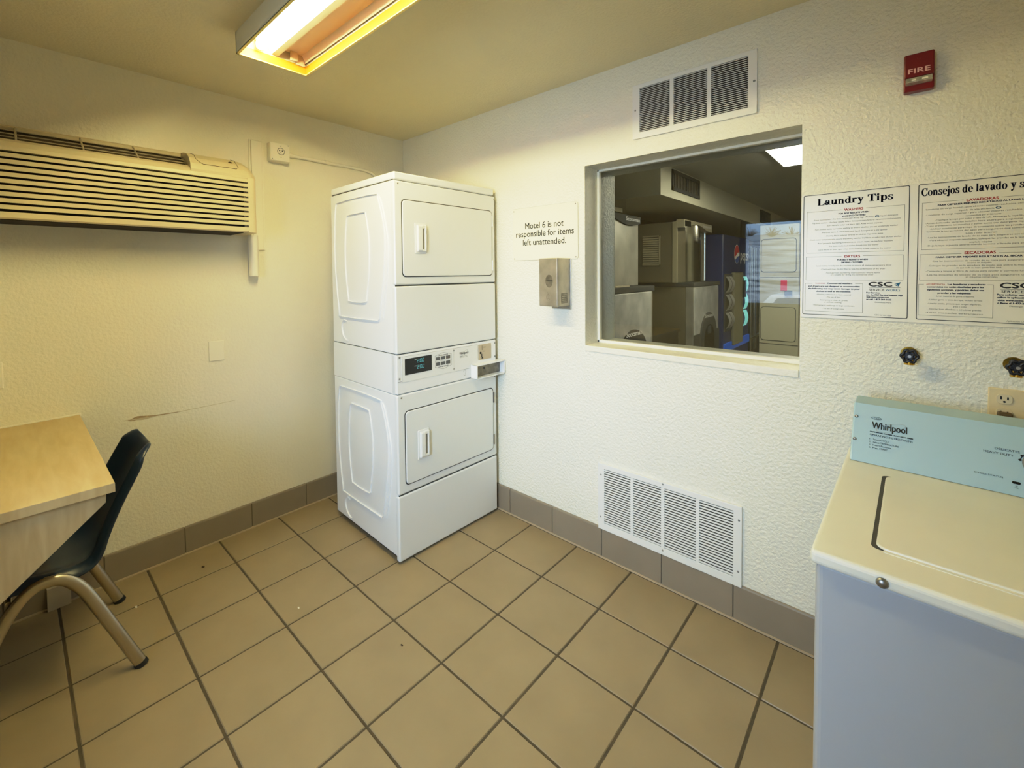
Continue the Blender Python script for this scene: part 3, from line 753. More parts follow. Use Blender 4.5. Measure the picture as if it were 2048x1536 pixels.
# raceway strip and short pipe under it
rw = thing('raceway_cover', 'white painted raceway strip running up beside the air conditioner', 'raceway', (0, -1.0, 1.585))
o = MB().box(0, .012, -1.028, -.972, 1.585, 2.206, 0, .004).build('channel', 'paintbox', rw); o.location = (0, 1.0, -1.585)
for y in (-1.034, -.968):
    o = MB().box(0, .008, y - .005, y + .005, 1.585, 2.207, 0, .003).build('edge_molding', 'paintbox', rw); o.location = (0, 1.0, -1.585)
tag(MB().cyl((.036, -1.038, 1.437), (.036, -1.038, 1.664), .0245, 0, 24).box(0, .036, -1.053, -1.023, 1.44, 1.66).build('pipe_stub', 'paintbox'),
    'short white pipe stub hanging below the air conditioner corner', 'pipe')

# junction box with round receptacle and its conduit
jb = thing('outlet_box', 'square surface mounted outlet box with round socket near the ceiling', 'outlet box', (0, -.887, 2.10))
def jput(m, name, mt, par=jb):
    o = m.build(name, mt, par)
    if par is jb: o.location = (0, .887, -2.10)
    return o
jput(MB().box(0, .050, -.942, -.833, 2.100, 2.207, 0, .006, 3), 'box_body', 'paintbox')
fp = jput(MB().box(.050, .0545, -.940, -.835, 2.103, 2.205, 0, .002), 'cover_plate', 'paintbox')
JP = plane((.0550, 0, 0), (0, 1, 0), (0, 0, 1))
I = Ink(JP); I.ring(-.884, 2.158, .021, .021, .003, .003); I.build('socket_ring', 'button', fp)
I = Ink(JP); [I.ring(-.884 + .009 * math.cos(t), 2.158 + .009 * math.sin(t), .0035, .0035, .0035, .0035) for t in (PI / 2 + PI, PI / 6, PI - PI / 6)]; I.build('socket_holes', 'ink', fp)
for y, z in ((-.932, 2.110), (-.843, 2.198), (-.884, 2.188), (-.884, 2.125)):
    I = Ink(JP); I.ring(y, z, .003, .003, .003, .003); I.build('screw', 'screw', fp)
cdt = MB()
path = [(.011, -.835, 2.156), (.011, -.60, 2.154), (.011, -.36, 2.152), (.011, -.315, 2.150), (.011, -.27, 2.140), (.011, -.235, 2.115), (.011, -.20, 2.075), (.011, -.165, 2.03), (.011, -.14, 1.97)]
cdt.tube(path, .0105, 0, 12)
for y, r in ((-.815, .015), (-.59, .0135)): cdt.tube([(.012, y - .012, 2.156), (.012, y + .012, 2.1555)], r, 0, 12)
tag(cdt.build('conduit', 'paintbox'), 'cream painted conduit running from the outlet box toward the corner', 'conduit')
# blank wall plates
wp = tag(MB().box(0, .006, -.0365, .0365, -.054, .054, 0, .003).build('wall_plate', 'paintbox'), 'blank wall plate between the air conditioner and the stacked dryer', 'wall plate')
wp.location = (0, -1.222, 1.036)
w_ = copy_tree(wp); w_.location = (0, -2.0165, 1.04); w_['label'] = 'blank wall plate above the desk, cut by the photo edge'

# ------------------------------------------------------------------ ceiling light
def build_light():
    x0, x1, ya, yb, zb = .743, 2.02, -1.320, -1.036, 2.335
    fx = thing('ceiling_light', 'fluorescent ceiling fixture missing its diffuser with one lit tube', 'ceiling light', (1.38, -1.178, 2.42))
    off = (-1.38, 1.178, -2.42)
    def put(m, name, mt, par=fx):
        o = m.build(name, mt, par)
        if par is fx: o.location = off
        return o
    t = .005
    m = MB()
    m.box(x0, x1, ya, ya + t, zb, H); m.box(x0, x1, yb - t, yb, zb, H); m.box(x0, x0 + t, ya, yb, zb, H); m.box(x1 - t, x1, ya, yb, zb, H)
    put(m, 'housing', 'fixture')
    m = MB(); i = t + .0005; k = .004
    m.box(x0 + i, x1 - i, ya + i, ya + i + k, zb + .002, zb + .036); m.box(x0 + i, x1 - i, yb - i - k, yb - i, zb + .002, zb + .036)
    m.box(x0 + i, x0 + i + k, ya + i, yb - i, zb + .002, zb + .036); m.box(x1 - i - k, x1 - i, ya + i, yb - i, zb + .002, zb + .036)
    put(m, 'inner_frame', 'orange')
    m = MB()
    for a in ((x0, x1, ya, ya + .009), (x0, x1, yb - .009, yb), (x0, x0 + .009, ya, yb), (x1 - .009, x1, ya, yb)):
        m.box(*a, zb - .002, zb + .003)
    put(m, 'bottom_lip', 'frameflash')
    # reflector pan with central ridge
    zp = zb + .074
    prof = [(ya + .012, zb + .045), (ya + .02, zp), (-1.212, zp), (-1.190, zb + .040), (-1.163, zb + .040), (-1.146, zp), (yb - .03, zp), (yb - .014, zb + .045), (yb - .014, zp + .006), (ya + .012, zp + .006)]
    put(MB().prism(prof, lambda y, z: (x0 + .012, y, z), lambda y, z: (x1 - .012, y, z), 0), 'reflector', 'pan')
    put(MB().cyl((x0 + .038, -1.240, zb + .050), (x1 - .038, -1.240, zb + .050), .019, 0, 24), 'lamp_tube', 'tube')
    for x in (x0 + .025, x1 - .033):
        for y in (-1.240, -1.105):
            s = put(MB().box(x, x + .010, y - .015, y + .015, zb + .034, zp, 0, .003), 'lamp_socket', 'socket')
    put(MB().box(x0 + .012, x0 + .02, yb - .055, yb - .018, zb + .03, zp), 'end_clip', 'socket')
build_light()

# ------------------------------------------------------------------ wall vents
def vent(name, label, x0, x1, z0, z1, cols, sz0, sz1, n, slat_m, back_m, screws, tilt, dep=.010, back=.008, edge=.0011):
    v = thing(name, label, 'vent', ((x0 + x1) / 2, 0, z0))
    off = (-(x0 + x1) / 2, 0, -z0)
    def put(m, nm, mt):
        o = m.build(nm, mt, v); o.location = off; return o
    m = MB(); ed = [x0] + [e for c in cols for e in c] + [x1]
    m.box(x0, x1, -dep, 0, z0, sz0, 0, .002); m.box(x0, x1, -dep, 0, sz1, z1, 0, .002)
    for k in range(0, len(ed), 2): m.box(ed[k], ed[k + 1], -dep, 0, sz0 - .002, sz1 + .002, 0, .0008)
    put(m, 'frame', 'ventw')
    put(MB().box(cols[0][0], cols[-1][1], -.0015, -.0005, sz0, sz1), 'backing', back_m)
    p = (sz1 - sz0) / n
    for c in cols:
        s = MB()
        for k in range(n):
            z = sz0 + (k + .5) * p; h = p * tilt
            s.add([(c[0], -dep + .0012, z - h), (c[1], -dep + .0012, z - h), (c[1], -dep + back, z + h), (c[0], -dep + back, z + h)], [(0, 1, 2, 3)])
            s.add([(c[0], -dep + .0005, z - edge), (c[1], -dep + .0005, z - edge), (c[1], -dep + .0005, z + edge), (c[0], -dep + .0005, z + edge)], [(0, 1, 2, 3)], 1)  # white front strip paints the lit edge on shaded slats
        put(s, 'louver_panel', [slat_m, 'ventw'])
    for x, z in screws: put(MB().sphere((x, -dep, z), .0045, .002, .0045, 0, 8), 'screw', 'screw')
vent('return_vent', 'louvered return vent high on the wall above the window', 1.815, 2.332, 2.056, 2.303, [(1.850, 1.989), (2.007, 2.146), (2.162, 2.300)], 2.085, 2.284, 25, 'slatshade', 'ventdark', [(1.829, 2.187), (2.322, 2.180)], .22, edge=.0013)
vent('floor_vent', 'white louvered vent low on the window wall just above the baseboard', 1.631, 2.292, .148, .483, [(1.666, 1.806), (1.820, 1.956), (1.972, 2.110), (2.125, 2.260)], .183, .458, 23, 'ventw', 'ventdark', [(1.648, .426), (1.646, .211), (1.964, .476), (1.964, .169), (2.281, .426), (2.279, .212)], .25, .0135, .004, .0026)

# ------------------------------------------------------------------ notice sign
sg = thing('notice_sign', 'white notice sign about unattended items, between dryer and window', 'sign', (1.29, 0, 1.51))
def sput(par, off):
    def f(m, nm, mt):
        o = m.build(nm, mt, par); o.location = off; return o
    return f
pu = sput(sg, (-1.29, 0, -1.51))
pu(MB().rplate(1.069, 1.512, 1.512, 1.809, .012, -.004, 0, 0, .001), 'board', 'signw')
I = Ink(WALLR(-.0046))
I.text('Motel 6 is not', 1.162, 1.423, 1.689, .0330, 0, .0005); I.text('responsible for items', 1.094, 1.488, 1.6445, .0330, 0, .0005); I.text('left unattended.', 1.145, 1.438, 1.5965, .0330, 0, .0005)
pu(I, 'lettering', 'ink')
I = Ink(WALLR(-.0044)); I.line([(1.512, 1.52), (1.512, 1.80)], .0012); I.line([(1.075, 1.5125), (1.506, 1.5125)], .0012); I.line([(1.075, 1.8085), (1.506, 1.8085)], .0009)
pu(I, 'edge_line', 'line')
for x, z in ((1.078, 1.795), (1.498, 1.797), (1.080, 1.523), (1.499, 1.523)): pu(MB().sphere((x, -.0045, z), .004, .002, .004, 0, 8), 'screw', 'screw')

# soap dispenser (steel) -------------------------------------------------------
dp = thing('soap_dispenser', 'brushed steel dispenser on the wall below the notice sign', 'dispenser', (1.40, 0, 1.25))
pu = sput(dp, (-1.40, 0, -1.25))
pu(MB().box(1.345, 1.470, -.006, 0, 1.248, 1.517, 0, .002), 'back_plate', 'steel')
pu(MB().box(1.345, 1.462, -.118, -.004, 1.268, 1.516, 0, .004, 3), 'cover', 'steel')
WD = plane((0, -.1186, 0), (1, 0, 0), (0, 0, 1))
m = MB(); m.add([WD @ Vector((1.410 + .021 * math.cos(2 * PI * k / 28), 1.398 + .031 * math.sin(2 * PI * k / 28), 0)) for k in range(28)], [tuple(range(28))])
pu(m, 'sight_window', 'steeldark')
I = Ink(WD); I.ring(1.410, 1.398, .023, .033, .002, .002); I.rect(1.389, 1.431, 1.402, 1.404)
I.ring(1.404, 1.315, .012, .016, .0015, .0015, 40, 330); I.ring(1.402, 1.315, .005, .009, .0012, .0012); I.line([(1.404, 1.333), (1.400, 1.341)], .0015)
pu(I, 'embossed_mark', 'steeldark')
I = Ink(plane((1.4626, 0, 0), (0, 1, 0), (0, 0, 1))); I.rect(-.085, -.030, 1.283, 1.336); pu(I, 'instruction_plate', 'steeldark')
I = Ink(plane((1.4632, 0, 0), (0, 1, 0), (0, 0, 1)))
for k in range(5): I.rect(-.080, -.036, 1.288 + k * .0095, 1.2905 + k * .0095)
pu(I, 'instruction_lines', 'steel')
for x in (1.385, 1.455): pu(MB().sphere((x, -.0065, 1.2575), .004, .002, .004, 0, 8), 'screw', 'screw')

# ------------------------------------------------------------------ laundry tips board
ps = thing('instruction_board', 'white two panel instruction board on the wall above the washer', 'sign', (2.77, 0, 1.27))
pu = sput(ps, (-2.77, 0, -1.27))
pu(MB().box(2.482, 3.125, -.005, 0, 1.269, 1.718, 0, .001), 'board', 'poster')
W6 = WALLR(-.0056)
for side, ext in (('left', (2.489, 2.777, 1.281, 1.7145)), ('right', (2.799, 3.118, 1.281, 1.7135))):
  I = Ink(W6); I.line(rrect(*ext, .004, 3), .0019, 0, True)
  pst = pu(I, 'poster_border', 'ink')
  keep = lambda x: (x < 2.79) == (side == 'left')
  class SideInk(Ink):
    def text(self, s, x0, x1, *r, **k): return Ink.text(self, s, x0, x1, *r, **k) if keep(x0) else self
    def rect(self, x0, *r, **k): return Ink.rect(self, x0, *r, **k) if keep(x0) else self
    def poly(self, pts, *r, **k): return Ink.poly(self, pts, *r, **k) if keep(pts[0][0]) else self
    def ring(self, cx, *r, **k): return Ink.ring(self, cx, *r, **k) if keep(cx) else self
  def pq(m, nm, mt): return m.build(nm, mt, pst)
  I = SideInk(W6)
  
  for dx in (-.0006, .0006): serif(I, 'Laundry Tips', 2.530 + dx, 2.738 + dx, 1.6755, .0240) if side == 'left' else None
 
  for dx in (-.0005, .0005): serif(I, 'Consejos de lavado y secado', 2.805 + dx, 3.078 + dx, 1.6765, .0240) if side == 'right' else None
  pq(I, 'poster_title', 'navyink')
  for tx, xa, xb, yh, hh in (('WASHERS', 2.608, 2.6595, 1.6495, .0078), ('DRYERS', 2.611, 2.6535, 1.4860, .0078), ('LAVADORAS', 2.907, 2.9725, 1.6488, .0078), ('SECADORAS', 2.905, 2.970, 1.4880, .0078),
                            ('WARNING', 2.526, 2.556, 1.3925, .0042), ('ADVERTENCIA', 2.821, 2.864, 1.3922, .0045)):
    if keep(xa):
      I = Ink(W6); I.text(tx, xa, xb, yh, hh, 0, .0004 if hh > .005 else 0); pq(I, 'section_heading', 'redink')
  I = SideInk(W6); lw = .0009
  for (x0, x1, z0, z1, a, b) in ((2.499, 2.766, 1.5045, 1.654, 2.60, 2.668), (2.498, 2.765, 1.407, 1.4905, 2.602, 2.662), (2.496, 2.662, 1.2935, 1.394, 2.518, 2.642),
                                 (2.808, 3.112, 1.505, 1.654, 2.90, 2.979), (2.805, 3.112, 1.407, 1.4895, 2.898, 2.977), (2.803, 2.967, 1.2945, 1.394, 2.815, 2.955)):
      I.line([(a, z1), (x0, z1), (x0, z0), (x1, z0), (x1, z1), (b, z1)], lw)
  pq(I, 'section_frames', 'greyink')
  I = SideInk(W6)
  bt = lambda s, a, b, y, h=.0047: I.text(s, a, b, y, h, 0, .0003)
  bt('FOR BEST RESULTS WHEN', 2.592, 2.675, 1.6385); bt('WASHING CLOTHES', 2.602, 2.666, 1.6290)
  bt('FOR BEST RESULTS WHEN', 2.590, 2.674, 1.4760); bt('DRYING CLOTHES', 2.602, 2.660, 1.4670)
  bt('Commercial washers', 2.562, 2.633, 1.3925); bt('and dryers are not designed to accommodate', 2.505, 2.654, 1.3825); bt('the following and may cause damage to your', 2.505, 2.655, 1.3735); bt('clothes as well as the machine:', 2.529, 2.629, 1.3640)
  bt('For Service:', 2.672, 2.708, 1.3620); bt('use the CSC Service Request App', 2.672, 2.765, 1.3545); bt('visit www.cscsw.com', 2.672, 2.731, 1.3465); bt('or call 1-877-264-6622', 2.672, 2.737, 1.3390)
  bt('PARA OBTENER MEJORES RESULTADOS AL LAVAR LA ROPA', 2.844, 3.050, 1.6410); bt('PARA OBTENER MEJORES RESULTADOS AL SECAR LA ROPA', 2.842, 3.058, 1.4775)
  bt('Las lavadoras y secadoras', 2.870, 2.951, 1.3928); bt('comerciales no están diseñadas para las', 2.823, 2.947, 1.3840); bt('siguientes acciones, y podrían dañar sus', 2.823, 2.948, 1.3750); bt('prendas y las máquinas:', 2.848, 2.921, 1.3650)
  bt('Para solicitar servicio,', 2.975, 3.045, 1.3630); bt('utilice la aplicación CSC Service', 2.975, 3.075, 1.3545); bt('visite www.cscsw.com', 2.976, 3.040, 1.3460); bt('o llame al 1-877-264-6622', 2.976, 3.052, 1.3380)
  pq(I, 'bold_text', 'navyink')
  I = SideInk(W6)
  nt = lambda s, a, b, y: I.text(s, a, b, y, .0043)
  for s, a, b, y in (
   ('-Front load washers - For best results use 1/8 cup high efficiency', 2.519, 2.688, 1.6210), ('liquid detergent', 2.706, 2.750, 1.6215),
   ('Top load washers - For best results follow detergent manufacturer recommended amounts', 2.514, 2.756, 1.6100),
   ('-Sort items by color and fabric type. Keep whites separate', 2.558, 2.711, 1.5990),
   ('-Turn pockets inside out before washing to ensure valuables are not accidentally washed', 2.521, 2.749, 1.5870),
   ('-Pre-treat stains & soiled areas with liquid detergent or a pre-spotter', 2.543, 2.724, 1.5750),
   ('-Pouring fabric softener directly on clothes may cause stains', 2.556, 2.713, 1.5625),
   ('-Check water temperature to ensure the setting matches the fabric or color type of your clothes', 2.507, 2.759, 1.5500),
   ('-Read garments laundering instructions to ensure items are machine washable', 2.531, 2.738, 1.5370),
   ('-For best results load clothes loosely into the washer', 2.565, 2.702, 1.5255),
   ('-Leave the lid or door open when done washing to help preserve the washer', 2.532, 2.734, 1.5135),
   ('-Load clothes loosely into the machine to ensure all clothes are properly dried', 2.528, 2.735, 1.4555),
   ('-Check and clean the lint filter to help the performance of the dryer', 2.542, 2.720, 1.4435),
   ('-Read garment laundering instructions to ensure items', 2.557, 2.706, 1.4305), ('are suitable for drying in a commercial dryer', 2.572, 2.690, 1.4235),
   ('-Washing rubberized or foam material', 2.530, 2.630, 1.3530), ('-The use of dyes', 2.560, 2.601, 1.3430), ('-Attempting to clean oil, grease', 2.539, 2.621, 1.3325), ('or oil from clothing', 2.553, 2.604, 1.3250),
   ('-Attempting to wash rugs or large comforters', 2.520, 2.640, 1.3140), ('-The use of foreign coins', 2.549, 2.611, 1.3025),
   ('Download Here', 2.695, 2.737, 1.3295), ('CSC Service App', 2.695, 2.737, 1.2868),
   ('-Lavadoras de carga frontal - para obtener mejores resultados, utilice 1/8 de taza de', 2.814, 3.075, 1.6305), ('líquido de alta eficiencia', 2.891, 2.965, 1.6210),
   ('-Lavadoras de carga superior - para obtener mejores resultados, utilice la cantidad', 2.816, 3.078, 1.6125), ('recomendada por el fabricante', 2.906, 2.979, 1.6035),
   ('-Clasifique la ropa por color y tipo de tela. Mantenga la ropa blanca separada', 2.838, 3.060, 1.5950), ('-Antes del lavado, vacíe los bolsillos hacia afuera para asegurarse de no lavar objetos', 2.816, 3.085, 1.5860),
   ('-Trate previamente las manchas y zonas sucias con detergente líquido o quitamanchas', 2.816, 3.085, 1.5775), ('-Utilizar suavizante para ropa directamente sobre las prendas puede manchar', 2.827, 3.075, 1.5680),
   ('-Controle la temperatura del agua para asegurarse que coincide con el ajuste de', 2.817, 3.082, 1.5595), ('la tela y color de su ropa', 2.907, 2.972, 1.5495),
   ('-Lea las instrucciones de lavado de su ropa para asegurarse que son aptas para lavar', 2.821, 3.080, 1.5410), ('-Para obtener mejores resultados, coloque las prendas en la lavadora de manera', 2.826, 3.075, 1.5315),
   ('amplia la máquina', 2.915, 2.962, 1.5220), ('-Deje la tapa o puerta abierta cuando termine el lavado para ayudar a conservar', 2.820, 3.080, 1.5150),
   ('-Lea las instrucciones de secado de su ropa para asegurarse que son aptas', 2.834, 3.075, 1.4660), ('secarse en máquina', 2.911, 2.962, 1.4600),
   ('-Coloque las prendas en la secadora de modo que utilice la máquina para secar', 2.824, 3.075, 1.4510), ('de que toda su ropa queda bien seca', 2.888, 2.982, 1.4440),
   ('-Controle y limpie el filtro de pelusa para ayudar al correcto funcionamiento de', 2.819, 3.078, 1.4340), ('-Lea las etiquetas de secado de su ropa para asegurarse que son aptas', 2.820, 3.070, 1.4225), ('en máquinas comerciales', 2.909, 2.975, 1.4160),
   ('-Lavar material de goma o espuma', 2.843, 2.928, 1.3550), ('-Utilizar goma o tinte de ropa, incluso la ropa', 2.827, 2.945, 1.3435), ('-Limpiar aceite, pintura que tengan alquitrán,', 2.825, 2.943, 1.3315), ('grasa o aceite', 2.883, 2.912, 1.3235),
   ('-Intentar lavar alfombras o edredones grandes', 2.828, 2.943, 1.3140), ('-Usar monedas extranjeras', 2.821, 2.947, 1.3020), ('Descargar aquí', 3.0, 3.04, 1.3295), ('Aplicación CSC Service', 2.995, 3.055, 1.2855)):
      nt(s, a, b, y)
  pq(I, 'body_text', 'greyink')
  I = SideInk(W6)
  I.text('CSC', 2.678, 2.738, 1.3860, .0140, 0, .0011); I.text('CSC', 2.981, 3.041, 1.3850, .0150, 0, .0011)
  I.rect(2.678, 2.759, 1.3815, 1.3825); I.rect(2.981, 3.064, 1.3805, 1.3815)
  pq(I, 'logo_letters', 'ink')
  I = SideInk(W6)
  I.text('SERVICE', 2.679, 2.719, 1.3705, .0075); I.text('SERVICE', 2.983, 3.027, 1.3705, .0078)
  pq(I, 'logo_subtitle', 'ink')
  I = SideInk(W6); I.text('WORKS', 2.7215, 2.7585, 1.3705, .0075); I.text('WORKS', 3.029, 3.066, 1.3705, .0078); pq(I, 'logo_subtitle', 'tealink')
  I = SideInk(W6)
  for ox in (2.751, 3.054):
      I.poly([(ox - .008, 1.3935), (ox + .009, 1.4005), (ox - .001, 1.3935)]); I.poly([(ox - .001, 1.3935), (ox + .009, 1.4005), (ox + .003, 1.3855)]); I.poly([(ox - .006, 1.3905), (ox - .001, 1.3920), (ox + .0015, 1.3860)])
  pq(I, 'logo_mark', 'tealink'); I = SideInk(W6)
  for ex, ez in ((2.697, 1.6232), (2.973, 1.6235)): I.ring(ex, ez, .0058, .0037, .0018, .0014)
  I.text('he', 2.694, 2.700, 1.6218, .003); I.text('he', 2.970, 2.976, 1.6222, .003)
  pq(I, 'efficiency_mark', 'tealink')

# ------------------------------------------------------------------ fire alarm strobe
fa = thing('fire_alarm', 'red fire alarm strobe high on the wall above the instruction board', 'fire alarm', (2.793, 0, 2.01))
pu = sput(fa, (-2.793, 0, -2.01))
pu(MB().rplate(2.757, 2.829, 2.009, 2.124, .004, -.030, 0, 0, .003), 'body', 'red')
pu(MB().rplate(2.758, 2.828, 2.050, 2.1235, .004, -.038, -.028, 0, .003), 'upper_cover', 'red')
pu(MB().prism([(-.030, 2.028), (-.046, 2.034), (-.046, 2.046), (-.030, 2.050)], lambda y, z: (2.762, y, z), lambda y, z: (2.824, y, z), 0, .0015), 'strobe_lens', 'lens')
I = Ink(WALLR(-.0386))
I.text('FIRE', 2.768, 2.819, 2.062, .0145, 0, .0006); pu(I, 'lettering', 'pinkw')
for x, w in ((2.776, .010), (2.800, .014)): pu(MB().box(x, x + w, -.047, -.045, 2.036, 2.041), 'reflector', 'signw')
m = MB(); m.cyl((2.793, -.037, 2.108), (2.793, -.039, 2.108), .005, 0, 12); pu(m, 'status_hole', 'red')

# ------------------------------------------------------------------ water valves above the washer
def build_valve(x, z, label, rot):
    v = thing('water_valve', label, 'valve', (x, 0, z), 0, None)
    m = MB(); m.cyl((0, 0, 0), (0, -.048, 0), .007, 0, 14); m.cyl((0, -.045, 0), (0, -.045, -.029), .0105, 0, 14); m.cyl((0, -.045, -.0195), (0, -.045, -.029), .0135, 0, 8); m.cyl((0, 0, 0), (0, -.004, 0), .022, 0, 18)
    m.build('valve_body', 'brass', v)
    h = MB(); n = 48; r = .0185
    h.tube([((r + .0020 * math.cos(6 * t)) * math.cos(t), -.060, (r + .0028 * math.cos(6 * t)) * math.sin(t)) for t in [2 * PI * k / n for k in range(n)]], .0042, 0, 8, closed=True, up=(0, 1, 0))
    for k in range(5):
        t = rot + 2 * PI * k / 5
        h.tube([(0, -.060, 0), (.010 * math.cos(t), -.060, .010 * math.sin(t)), (r * math.cos(t), -.060, r * math.sin(t))], .0032, 0, 6)
    h.cyl((0, -.050, 0), (0, -.066, 0), .0085, 0, 12); h.cyl((0, -.050, 0), (0, -.056, 0), .0135, 0, 16)
    h.build('hand_wheel', 'iron', v)
    MB().cyl((0, -.066, 0), (0, -.068, 0), .0045, 0, 10).build('wheel_nut', 'screw', v)
    return v
build_valve(2.784, 1.166, 'black handwheel water valve below the board, left of the two', .5)
build_valve(3.012, 1.160, 'black handwheel water valve above the outlet plate, cut by the photo edge', .9)

# outlet plate with two duplex receptacles
op = thing('outlet_plate', 'ivory outlet plate on the wall behind the washer console', 'outlet', (3.03, 0, 1.03))
pu = sput(op, (-3.03, 0, -1.03))
pu(MB().box(2.962, 3.098, -.006, 0, .968, 1.086, 0, .003), 'plate', 'ivory')
for cxo in (2.995, 3.063):
    for cz in (1.055, 1.012):
        m = MB().prism(rrect(cxo - .0165, cxo + .0165, cz - .0145, cz + .0145, .011), lambda a, b: (a, -.0095, b), lambda a, b: (a, -.004, b), 0, .001)
        r = pu(m, 'receptacle', 'ivory2')
        I = Ink(WALLR(-.0099)); I.rect(cxo - .0085, cxo - .0050, cz - .001, cz + .008); I.rect(cxo + .0050, cxo + .0085, cz - .001, cz + .007); I.ring(cxo, cz - .0075, .003, .003, .003, .003)
        I.build('slots', 'ink', r)
def plug(x, z, m_, label):
    p = thing('power_plug', label, 'plug', (x, -.0096, z))
    MB().box(-.015, .015, -.022, 0, -.013, .012, 0, .004, 3).build('plug_body', m_, p)
    MB().tube([(0, -.018, -.006), (0, -.030, -.03), (.004, -.036, -.07), (.010, -.034, -.12)], .004, 0, 8).build('cord', m_, p)
plug(2.995, 1.006, 'brownplug', 'brown plug in the lower left socket behind the washer console')
plug(3.063, 1.050, 'iron', 'black plug in the upper right socket at the photo edge')

# ------------------------------------------------------------------ bits on the floor
def bit(x, y, r, m_, label, cat='scrap', name='lint_scrap'):
    b = MB(); n = 9
    V = [(x + r * (.7 + .5 * random.random()) * math.cos(2 * PI * k / n), y + r * .5 * (.7 + .5 * random.random()) * math.sin(2 * PI * k / n), .0015 + .001 * random.random()) for k in range(n)] + [(x, y, .005)]
    b.add(V, [(k, (k + 1) % n, n) for k in range(n)] + [tuple(reversed(range(n)))]); tag(b.build(name, m_), label, cat)
bit(.195, -1.358, .013, 'leaf', 'dark dry leaf bit on the floor beside the left baseboard', 'leaf', 'leaf_bit')
bit(.285, -1.628, .010, 'lint', 'small white lint scrap on the floor behind the chair leg')
bit(1.33, -.985, .007, 'leaf', 'tiny dark crumb on the middle of the tiled floor', 'crumb', 'floor_crumb')
bit(.83, -1.165, .008, 'lint', 'small pale lint scrap on the floor in front of the dryer side')

# ------------------------------------------------------------------ room behind the glass
YF = 10.0; X2L = .10; X2R = 4.6; H2 = 2.44
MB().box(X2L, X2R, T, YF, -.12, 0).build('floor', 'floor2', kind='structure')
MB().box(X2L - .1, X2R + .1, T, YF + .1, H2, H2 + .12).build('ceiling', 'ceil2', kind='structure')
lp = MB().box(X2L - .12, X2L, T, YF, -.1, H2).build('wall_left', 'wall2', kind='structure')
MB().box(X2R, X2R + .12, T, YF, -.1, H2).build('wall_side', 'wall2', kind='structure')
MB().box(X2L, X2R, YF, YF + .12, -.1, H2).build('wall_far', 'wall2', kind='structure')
# soffit above the machines
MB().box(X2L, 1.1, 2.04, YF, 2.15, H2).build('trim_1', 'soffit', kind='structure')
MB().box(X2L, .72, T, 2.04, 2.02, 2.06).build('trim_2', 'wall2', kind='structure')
def grille(x, y0, y1, z0, z1, label, mf, mb):
    v = thing('soffit_vent', label, 'vent', (x, (y0 + y1) / 2, z0))
    c = (y0 + y1) / 2
    m = MB(); t = .035
    for a in ((y0, y1, z0, z0 + t), (y0, y1, z1 - t, z1), (y0, y0 + t, z0, z1), (y1 - t, y1, z0, z1), (c - .012, c + .012, z0, z1)): m.box(0, .012, a[0] - c, a[1] - c, a[2] - z0, a[3] - z0)
    m.build('frame', mf, v)
    m = MB(); n = 9
    for k in range(n):
        y = y0 + t + (k + .5) * (y1 - y0 - 2 * t) / n; m.box(0, .008, y - c - .008, y - c + .008, t, z1 - z0 - t)
    m.build('slats', mb, v)
    MB().box(-.001, .002, y0 - c + .01, y1 - c - .01, .01, z1 - z0 - .01).build('backing', 'ventdark', v)
k_ = (2.7557 - 1.1) / (2.7557 - .9)
yy = lambda y: (y + 1.9527) * k_ - 1.9527
grille(1.1, yy(2.81), yy(3.683), 2.225, 2.425, 'grey vent on the soffit seen through the window, nearer one', 'icetrim', 'steeldark')
grille(1.1, 5.9, 6.6, 2.20, 2.40, 'small dark vent far along the soffit seen through the window', 'icetrim', 'ventdark')
# ice machines: a bin with an arched chute opening, the ice maker standing on top
def ice_bin(y0, y1, lab, first):
    b = thing('ice_bin', lab, 'ice bin', (.5, (y0 + y1) / 2, 0)); c = (y0 + y1) / 2; hw = (y1 - y0) / 2
    X = 1.05 - .5
    MB().box(-.38, X - .012, -hw, hw, .14, 1.262, 0, .01).build('bin_body', 'iceside', b)
    MB().box(X - .09, X - .004, -hw - .002, -hw + .03, .14, 1.262, 0, .004).build('corner_strip', 'icest', b)
    MB().box(-.38, X + .004, -hw - .004, hw + .004, 1.262, 1.312, 0, .008).build('lid_band', 'icetrim', b)
    MB().box(X - .02, X, -hw + .03, hw - .05, .72, 1.262, 0, .008).build('front_panel', 'icest2', b)
    MB().box(X - .02, X - .002, -hw, hw, .14, .72, 0, .004).build('lower_panel', 'icetrim', b)
    # arch surround
    def arch(r, z0, zc, n=18): return [(-r, z0)] + [(-r * math.cos(PI * k / n), zc + r * math.sin(PI * k / n)) for k in range(n + 1)] + [(r, z0)]
    oy = .02
    MB().prism(arch(hw * .62, .35, .66), lambda a, z: (X - .01, a + oy, z), lambda a, z: (X + .018, a + oy, z), 0, .008).build('chute_surround', 'icetrim', b)
    MB().prism(arch(hw * .40, .35, .62), lambda a, z: (X + .012, a + oy, z), lambda a, z: (X + .0195, a + oy, z), 0).build('chute_opening', 'black', b)
    MB().box(X + .016, X + .026, -hw * .16 + oy, hw * .10 + oy, .70, .79, 0, .004).build('chute_lever', 'icetrim', b)
    I = Ink(plane((X + .0192, 0, 0), (0, 1, 0), (0, 0, 1))); I.text('Scotsman', -hw * .30, hw * .34, .895, .040, 0, .002); I.build('lettering', 'whitelogo', b)
    for sy in (-1, 1):
        for sx in (-.33, X - .08): MB().cyl((sx, sy * (hw - .06), 0), (sx, sy * (hw - .06), .15), .022, 0, 12).build('leg', 'icetrim', b)
